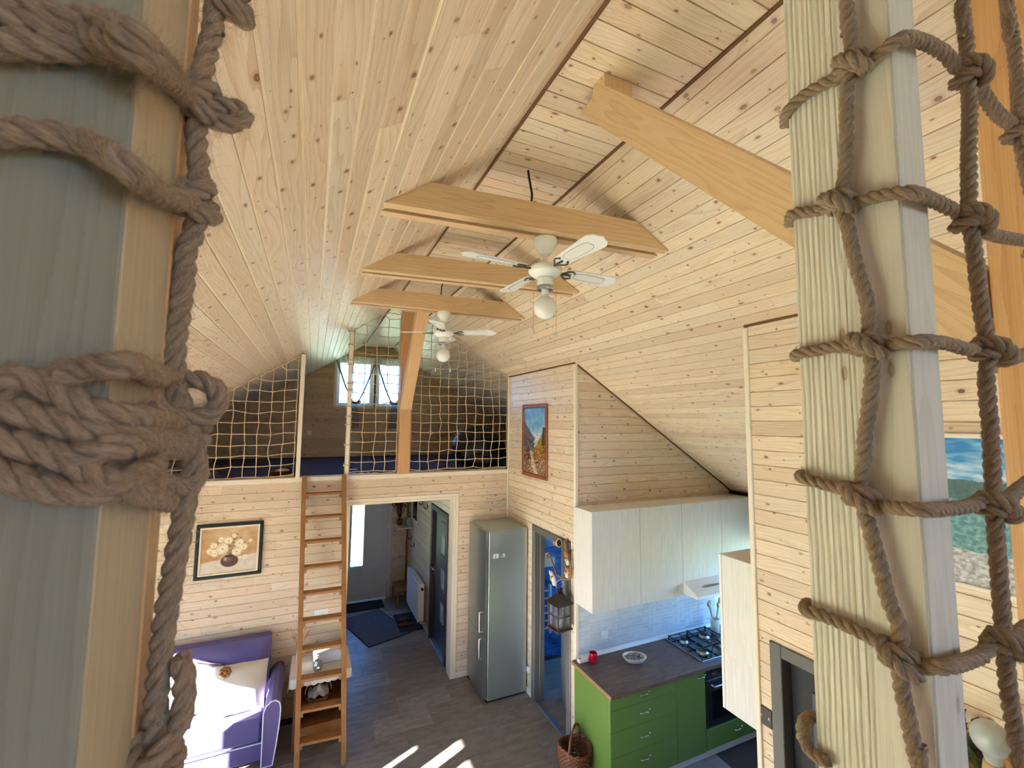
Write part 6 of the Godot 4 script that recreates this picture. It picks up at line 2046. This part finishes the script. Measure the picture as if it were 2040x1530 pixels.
# ---------------------------------------------------------------- the net in front of the camera
const NEAR := {
	"v1": [[0.443, 3.688, -0.217], [0.443, 3.667, -0.216], [0.443, 3.640, -0.215], [0.443, 3.617, -0.214], [0.443, 3.597, -0.214], [0.443, 3.583, -0.219], [0.443, 3.558, -0.221], [0.443, 3.522, -0.223], [0.443, 3.495, -0.226], [0.443, 3.473, -0.232], [0.443, 3.452, -0.226], [0.443, 3.427, -0.223], [0.443, 3.402, -0.219], [0.443, 3.378, -0.214], [0.443, 3.355, -0.213], [0.443, 3.336, -0.215], [0.443, 3.316, -0.213], [0.443, 3.283, -0.217], [0.443, 3.261, -0.221], [0.443, 3.233, -0.224], [0.443, 3.204, -0.227], [0.443, 3.179, -0.222], [0.443, 3.149, -0.216], [0.443, 3.122, -0.211], [0.443, 3.105, -0.205], [0.443, 3.081, -0.206], [0.443, 3.060, -0.206], [0.442, 3.033, -0.202], [0.443, 3.007, -0.199], [0.443, 2.988, -0.197]],
	"v2": [[0.553, 3.699, -0.176], [0.552, 3.677, -0.176], [0.556, 3.637, -0.176], [0.553, 3.600, -0.176], [0.551, 3.564, -0.176], [0.542, 3.521, -0.176], [0.535, 3.476, -0.176], [0.532, 3.452, -0.176], [0.536, 3.429, -0.176], [0.539, 3.388, -0.176], [0.544, 3.352, -0.176], [0.549, 3.334, -0.176], [0.539, 3.307, -0.176], [0.539, 3.267, -0.176], [0.536, 3.224, -0.176], [0.534, 3.199, -0.176], [0.533, 3.169, -0.176], [0.533, 3.120, -0.176], [0.532, 3.088, -0.176], [0.533, 3.048, -0.176], [0.540, 3.008, -0.176], [0.541, 2.977, -0.176]],
	"v3": [[0.666, 3.753, -0.178], [0.669, 3.719, -0.178], [0.676, 3.669, -0.178], [0.674, 3.622, -0.178], [0.668, 3.577, -0.178], [0.678, 3.538, -0.178], [0.691, 3.497, -0.178], [0.694, 3.453, -0.178]],
	"r1a": [[0.462, 3.597, -0.292], [0.443, 3.597, -0.278], [0.443, 3.603, -0.261], [0.443, 3.601, -0.241], [0.443, 3.598, -0.226]],
	"r1b": [[0.443, 3.595, -0.197], [0.445, 3.598, -0.181], [0.482, 3.611, -0.181], [0.523, 3.615, -0.181]],
	"r1c": [[0.604, 3.581, -0.176]],
	"r2a": [[0.462, 3.484, -0.292], [0.443, 3.484, -0.278], [0.443, 3.481, -0.266], [0.443, 3.477, -0.250]],
	"r2b": [[0.443, 3.469, -0.216], [0.443, 3.467, -0.200], [0.446, 3.461, -0.181], [0.483, 3.462, -0.181], [0.513, 3.461, -0.181]],
	"r2c": [[0.585, 3.448, -0.176]],
	"r3a": [[0.462, 3.338, -0.292], [0.443, 3.338, -0.279], [0.443, 3.339, -0.263], [0.443, 3.340, -0.245], [0.443, 3.338, -0.228]],
	"r3b": [[0.443, 3.335, -0.202], [0.441, 3.335, -0.181], [0.482, 3.337, -0.181], [0.526, 3.335, -0.181]],
	"r3c": [[0.583, 3.328, -0.176]],
	"r4a": [[0.462, 3.215, -0.292], [0.443, 3.215, -0.280], [0.443, 3.212, -0.265], [0.443, 3.209, -0.243]],
	"r4b": [[0.443, 3.199, -0.214], [0.428, 3.203, -0.181], [0.466, 3.201, -0.181], [0.508, 3.201, -0.181]],
	"r4c": [[0.564, 3.204, -0.176]],
	"r5a": [[0.462, 3.088, -0.292], [0.443, 3.088, -0.282], [0.443, 3.089, -0.266], [0.443, 3.088, -0.241], [0.443, 3.085, -0.222]],
	"r5b": [[0.443, 3.078, -0.197], [0.445, 3.085, -0.181], [0.476, 3.082, -0.181], [0.510, 3.082, -0.181]],
	"r5c": [[0.556, 3.089, -0.176]],
	"r6a": [[0.462, 2.981, -0.292], [0.443, 2.981, -0.289], [0.443, 2.967, -0.290], [0.443, 2.959, -0.283], [0.443, 2.959, -0.268]],
	"k1": [[0.443, 3.597, -0.214], [0.443, 3.473, -0.232], [0.443, 3.336, -0.215], [0.443, 3.204, -0.227], [0.443, 3.081, -0.206]],
	"k2": [[0.553, 3.600, -0.176], [0.532, 3.452, -0.176], [0.549, 3.334, -0.176], [0.534, 3.199, -0.176], [0.532, 3.088, -0.176]],
	"k3": [[0.660, 3.574, -0.176], [0.690, 3.453, -0.176], [0.671, 3.338, -0.176], [0.642, 3.212, -0.176], [0.624, 3.084, -0.176]],
	"lv": [[-0.067, 3.553, -0.311], [-0.068, 3.531, -0.311], [-0.068, 3.511, -0.311], [-0.071, 3.486, -0.311], [-0.073, 3.463, -0.311], [-0.072, 3.436, -0.311], [-0.070, 3.421, -0.311], [-0.069, 3.400, -0.311], [-0.070, 3.379, -0.311], [-0.073, 3.368, -0.311], [-0.073, 3.353, -0.311], [-0.074, 3.330, -0.311], [-0.075, 3.308, -0.311], [-0.073, 3.286, -0.311], [-0.067, 3.266, -0.311], [-0.062, 3.242, -0.311], [-0.064, 3.224, -0.311], [-0.066, 3.200, -0.311], [-0.068, 3.178, -0.311], [-0.070, 3.154, -0.311], [-0.071, 3.125, -0.311], [-0.071, 3.101, -0.311], [-0.070, 3.086, -0.311], [-0.068, 3.067, -0.311]],
	"la": [[-0.128, 3.425, -0.230], [-0.120, 3.425, -0.230], [-0.108, 3.424, -0.230], [-0.094, 3.426, -0.230], [-0.071, 3.414, -0.213], [-0.071, 3.431, -0.248], [-0.078, 3.464, -0.311]],
	"la2": [[-0.127, 3.410, -0.230], [-0.116, 3.415, -0.230], [-0.104, 3.418, -0.230], [-0.090, 3.423, -0.230], [-0.071, 3.416, -0.218], [-0.071, 3.432, -0.252], [-0.079, 3.460, -0.311]],
	"la3": [[-0.128, 3.424, -0.230], [-0.116, 3.431, -0.230], [-0.102, 3.431, -0.230], [-0.090, 3.435, -0.230], [-0.071, 3.417, -0.207], [-0.071, 3.430, -0.234], [-0.071, 3.437, -0.255]],
	"lb": [[-0.124, 3.376, -0.230], [-0.116, 3.378, -0.230], [-0.102, 3.381, -0.230], [-0.089, 3.380, -0.230], [-0.071, 3.366, -0.213], [-0.071, 3.371, -0.241], [-0.071, 3.382, -0.274], [-0.071, 3.398, -0.311]],
	"w1": [[-0.114, 3.273, -0.230], [-0.108, 3.278, -0.230], [-0.104, 3.283, -0.230], [-0.097, 3.281, -0.230], [-0.088, 3.275, -0.230], [-0.080, 3.270, -0.230], [-0.071, 3.268, -0.239], [-0.071, 3.266, -0.282], [-0.071, 3.264, -0.331], [-0.059, 3.263, -0.311]],
	"w2": [[-0.093, 3.283, -0.230], [-0.084, 3.287, -0.230], [-0.071, 3.288, -0.220], [-0.071, 3.290, -0.238], [-0.071, 3.288, -0.261], [-0.075, 3.291, -0.311], [-0.061, 3.290, -0.311], [-0.053, 3.284, -0.311], [-0.052, 3.276, -0.311], [-0.056, 3.269, -0.311], [-0.071, 3.268, -0.303], [-0.071, 3.270, -0.265]],
	"w3": [[-0.114, 3.273, -0.230], [-0.107, 3.271, -0.230], [-0.092, 3.266, -0.230], [-0.081, 3.262, -0.230], [-0.071, 3.260, -0.242], [-0.071, 3.257, -0.284], [-0.066, 3.254, -0.311], [-0.057, 3.252, -0.311]],
	"w4": [[-0.113, 3.261, -0.230], [-0.107, 3.259, -0.230], [-0.093, 3.254, -0.230], [-0.083, 3.249, -0.230], [-0.076, 3.243, -0.230], [-0.071, 3.238, -0.241], [-0.071, 3.234, -0.281]],
	"w5": [[-0.112, 3.250, -0.230], [-0.106, 3.247, -0.230], [-0.097, 3.242, -0.230], [-0.088, 3.239, -0.230], [-0.078, 3.238, -0.230], [-0.071, 3.241, -0.235], [-0.071, 3.244, -0.271]],
	"w6": [[-0.085, 3.252, -0.230], [-0.071, 3.256, -0.229], [-0.071, 3.255, -0.269], [-0.066, 3.248, -0.311], [-0.059, 3.239, -0.311], [-0.063, 3.229, -0.311], [-0.071, 3.231, -0.299], [-0.071, 3.240, -0.272], [-0.071, 3.247, -0.278]],
	"w7": [[-0.071, 3.238, -0.233], [-0.071, 3.231, -0.267], [-0.071, 3.220, -0.311], [-0.066, 3.225, -0.311]],
	"lp": [[-0.062, 3.135, -0.309], [-0.059, 3.126, -0.308], [-0.058, 3.110, -0.308], [-0.060, 3.095, -0.308]],
	"lk": [[-0.071, 3.461, -0.311], [-0.070, 3.399, -0.311], [-0.072, 3.086, -0.311], [-0.057, 3.534, -0.311]],
	"tip": [[-0.065, 3.457, -0.307], [-0.056, 3.460, -0.305], [-0.047, 3.457, -0.305], [-0.052, 3.451, -0.306], [-0.062, 3.449, -0.308]],
}

func pts(key: String) -> PackedVector3Array:
	var p := PackedVector3Array()
	for a in NEAR[key]:
		p.append(V3(a[0], a[1], a[2]))
	return p

# smooth path through the points, a sample every few millimetres
func smooth(p: PackedVector3Array, step := 0.003) -> PackedVector3Array:
	var q := PackedVector3Array()
	for i in p.size() - 1:
		var a := p[maxi(i - 1, 0)]
		var d := p[mini(i + 2, p.size() - 1)]
		var n := maxi(2, int(p[i].distance_to(p[i + 1]) / step))
		for k in n:
			q.append(p[i].cubic_interpolate(p[i + 1], a, d, float(k) / n))
	q.append(p[-1])
	return q

# a turn and a half round a standing rope at c: comes in from the -side, leaves towards +side
func wraps(c: Vector3, axis: Vector3, front: Vector3, r: float, high: float) -> PackedVector3Array:
	var side := front.cross(axis).normalized()
	if side.dot(V3(0.4, 0, 0.9)) < 0.0:
		side = -side
	var p := PackedVector3Array()
	for i in 15:
		var f := i / 14.0
		var a := PI - f * TAU * 1.5
		p.append(c + side * cos(a) * r + front * sin(a) * r * 0.85 + axis * (high * (1.0 - 2.0 * f) + 0.35 * high * sin(a)))
	return p

func hairs(b: MB, p: PackedVector3Array, per_m: float, rad: float, reach: float, r: RandomNumberGenerator, fine := 0.00011) -> void:
	for i in p.size() - 1:
		var cnt := p[i].distance_to(p[i + 1]) * per_m
		var n := int(cnt) + (1 if r.randf() < cnt - int(cnt) else 0)
		var tg := (p[i + 1] - p[i]).normalized()
		for k in n:
			var d := V3(r.randfn(), r.randfn(), r.randfn())
			d = (d - tg * d.dot(tg)).normalized()
			var s := p[i].lerp(p[i + 1], r.randf()) + d * rad * 0.9
			var l := reach * (0.25 + r.randf() * r.randf() * 1.6)
			var lean := tg * r.randfn(0, 1.1)
			var e := V3(r.randfn(), r.randfn(), r.randfn()) * 0.5
			var m := s + (d * 0.5 + lean * 0.6).normalized() * l * 0.55
			b.tube(PackedVector3Array([s, m, m + ((d * 0.6 + lean).normalized() + e).normalized() * l * 0.6]), fine, 3, fine * 0.4, false)

func ribbed(b: MB) -> void:
	# the weathered inner face of the right-hand post: raised grain on its far half, smooth towards the camera
	var na := FastNoiseLite.new(); na.seed = 31; na.frequency = 1.0
	b.grid(320, 90, func(u: float, v: float):
		var z := lerpf(-0.2815, -0.1905, u)
		var y := lerpf(2.62, 4.1, v)
		var kd := Vector2((z + 0.235) / 0.006, (y - 3.442) / 0.018).length()
		var push := 0.0035 * exp(-kd * kd * 0.35) * signf(z + 0.235)
		var w := z - push + 0.0022 * na.get_noise_2d(y * 3.0, 0.0) + 0.001 * na.get_noise_2d(y * 9.0, z * 60.0)
		var rib := sin(w * TAU / 0.0052 + 1.6 * na.get_noise_1d(z * 150.0))
		var amp := 0.0015 * (1.0 - smoothstep(-0.236, -0.226, z)) * (0.7 + 0.5 * na.get_noise_1d(z * 220.0 + 50.0))
		var x := 0.45 - amp * (1.0 - pow(1.0 - (rib * 0.5 + 0.5), 3.0))
		if u < 0.012 or u > 0.988: x = 0.451
		return V3(x, y, z))
	for i in b.t.size():
		b.t[i] = Vector2(b.v[i].y, b.v[i].z)

func near_net() -> void:
	var r := RandomNumberGenerator.new()
	r.seed = 77
	# posts
	var o := thing("thin_post", "grey-faced post filling the left edge, with rope lashed round it", "post", V3(-0.1, YL, -0.28), "", "thing")
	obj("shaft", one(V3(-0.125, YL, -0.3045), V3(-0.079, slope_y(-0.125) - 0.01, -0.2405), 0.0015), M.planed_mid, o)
	obj("shaded_bare_face", one(V3(-0.125, YL, -0.2402), V3(-0.0792, slope_y(-0.125) - 0.01, -0.238), 0.0006), M.planed_shaded, o)  # thin slab: bare wood darkened further for the shade on this side
	obj("back_lath", one(V3(-0.125, YL, -0.325), V3(-0.0787, slope_y(-0.125) - 0.01, -0.3052), 0.0015), M.post_orange, o)
	o = thing("thin_post", "right-hand post with one ribbed pale face and one smooth grey-blue face", "post", V3(0.473, YL, -0.235), "", "thing")
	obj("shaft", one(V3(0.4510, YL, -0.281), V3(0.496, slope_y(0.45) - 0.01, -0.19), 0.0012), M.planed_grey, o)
	var b := MB.new()
	ribbed(b)
	obj("ribbed_face", b, M.planed, o)
	b = MB.new()
	b.ball(V3(0.4492, 3.442, -0.2325), V3(0.0012, 0.0045, 0.003), 14, 6)
	obj("knot", b, M.orange_wood, o)
	# right net
	var rn := thing("rope_net", "thick jute rope net tied round the right-hand post, close to the camera", "net", V3(0.5, YL, -0.2))
	var fz := MB.new()
	for key in ["v1", "v2", "v3"]:
		var p := pts(key)
		if key == "v1":
			for i in p.size(): p[i].x -= 0.004
		p.insert(0, V3(p[0].x, slope_y(p[0].x) - 0.01, p[0].z))
		p.append(V3(p[-1].x, YL + 0.01, p[-1].z))
		p = smooth(p)
		b = MB.new()
		b.laid(p, ROPE, 0.027)
		obj("rope", b, M.jute, rn)
		hairs(fz, p, 550.0, ROPE, 0.006, r)
	for i in 6:
		var p := PackedVector3Array()
		p.append_array(pts("r%da" % (i + 1)))
		if i < 5:
			var c := pts("k1")[i] - V3(0.004, 0, 0)
			p.append_array(wraps(c, V3(0, 0.97, 0.25 - 0.1 * i).normalized(), V3(-1, 0, 0.15), 0.0092, 0.0062))
			p.append_array(pts("r%db" % (i + 1)))
			c = pts("k2")[i]
			p.append_array(wraps(c, V3(-0.2 + 0.1 * i, 0.97, 0).normalized(), V3(-0.25, 0, 1), 0.0098, 0.0066))
			p.append_array(pts("r%dc" % (i + 1)))
			p.append_array(wraps(pts("k3")[i], V3(0.1, 0.97, 0).normalized(), V3(-0.2, 0, 1), 0.0098, 0.0066))
			p.append(V3(0.82, p[-1].y - 0.03, -0.19))
			p.append(V3(0.984, p[-1].y + 0.03, -0.2))
		p = smooth(p)
		b = MB.new()
		b.laid(p, ROPE, 0.027)
		obj("rope", b, M.jute, rn)
		hairs(fz, p, 600.0, ROPE, 0.006, r)
		# the second, crossing part of each knot
		if i < 5:
			for e in [[pts("k1")[i] - V3(0.004, 0, 0), V3(-1, 0, 0.15)], [pts("k2")[i], V3(-0.25, 0, 1)]]:
				var fr: Vector3 = e[1].normalized()
				var sd := fr.cross(Vector3.UP).normalized()
				var q := PackedVector3Array()
				for k in 11:
					var a := -0.5 + 3.9 * k / 10.0
					q.append(e[0] + (sd * cos(a) * 0.9 + Vector3.UP * cos(a) * 0.75) * 0.0115 + fr * (sin(a) * 0.0115 + 0.002))
				q = smooth(q, 0.002)
				b = MB.new()
				b.laid(q, ROPE * 0.95, 0.025)
				obj("knot", b, M.jute, rn)
				hairs(fz, q, 700.0, ROPE, 0.006, r)
	var f := obj("fibres", fz, M.fibre, rn)
	f.set_meta("kind", "stuff")
	# left net
	var ln := thing("rope_net", "fuzzy jute rope with knots and lashings on the grey-faced post, filling the left edge", "net", V3(-0.06, YL, -0.25))
	fz = MB.new()
	for key in ["lv", "la", "la2", "la3", "lb", "w1", "w2", "w3", "w4", "w5", "w6", "w7", "lp", "tip"]:
		var p := pts(key)
		if key == "lv":
			p.insert(0, V3(p[0].x + 0.004, slope_y(p[0].x + 0.004) - 0.01, p[0].z))
			p.append(V3(p[-1].x, YL + 0.01, p[-1].z))
		p = smooth(p)
		b = MB.new()
		b.laid(p, ROPE * (1.0 if key == "lv" or key == "lb" else 0.98), 0.03, 8)
		obj("lashing" if key[0] == "w" else "rope", b, M.jute, ln)
		hairs(fz, p, 3600.0, ROPE, 0.0085, r, 0.00009)
	for k in 4:
		var c := pts("lk")[k]
		for t in 3:
			var ax: Vector3 = [V3(0.2, 1, 0.1), V3(0.8, 0.7, 0.2), V3(-0.5, 0.9, 0.3)][t].normalized()
			var rr: float = [0.0098, 0.0088, 0.009][t] * (1.25 if k == 2 else 0.75 if k == 3 else 1.0)
			var u := ax.cross(V3(0.2, 0.1, 1)).normalized()
			var w := ax.cross(u)
			var q := PackedVector3Array()
			for i in 13:
				var a := TAU * i / 11.0
				q.append(c + ax * (0.006 * (t - 1) + 0.003 * sin(a)) + u * cos(a) * rr + w * sin(a) * rr)
			q = smooth(q, 0.002)
			b = MB.new()
			b.laid(q, ROPE * 0.95, 0.027, 8)
			obj("knot", b, M.jute, ln)
			hairs(fz, q, 3400.0, ROPE, 0.0075, r, 0.00009)
	f = obj("fibres", fz, M.fibre, ln)
	f.set_meta("kind", "stuff")
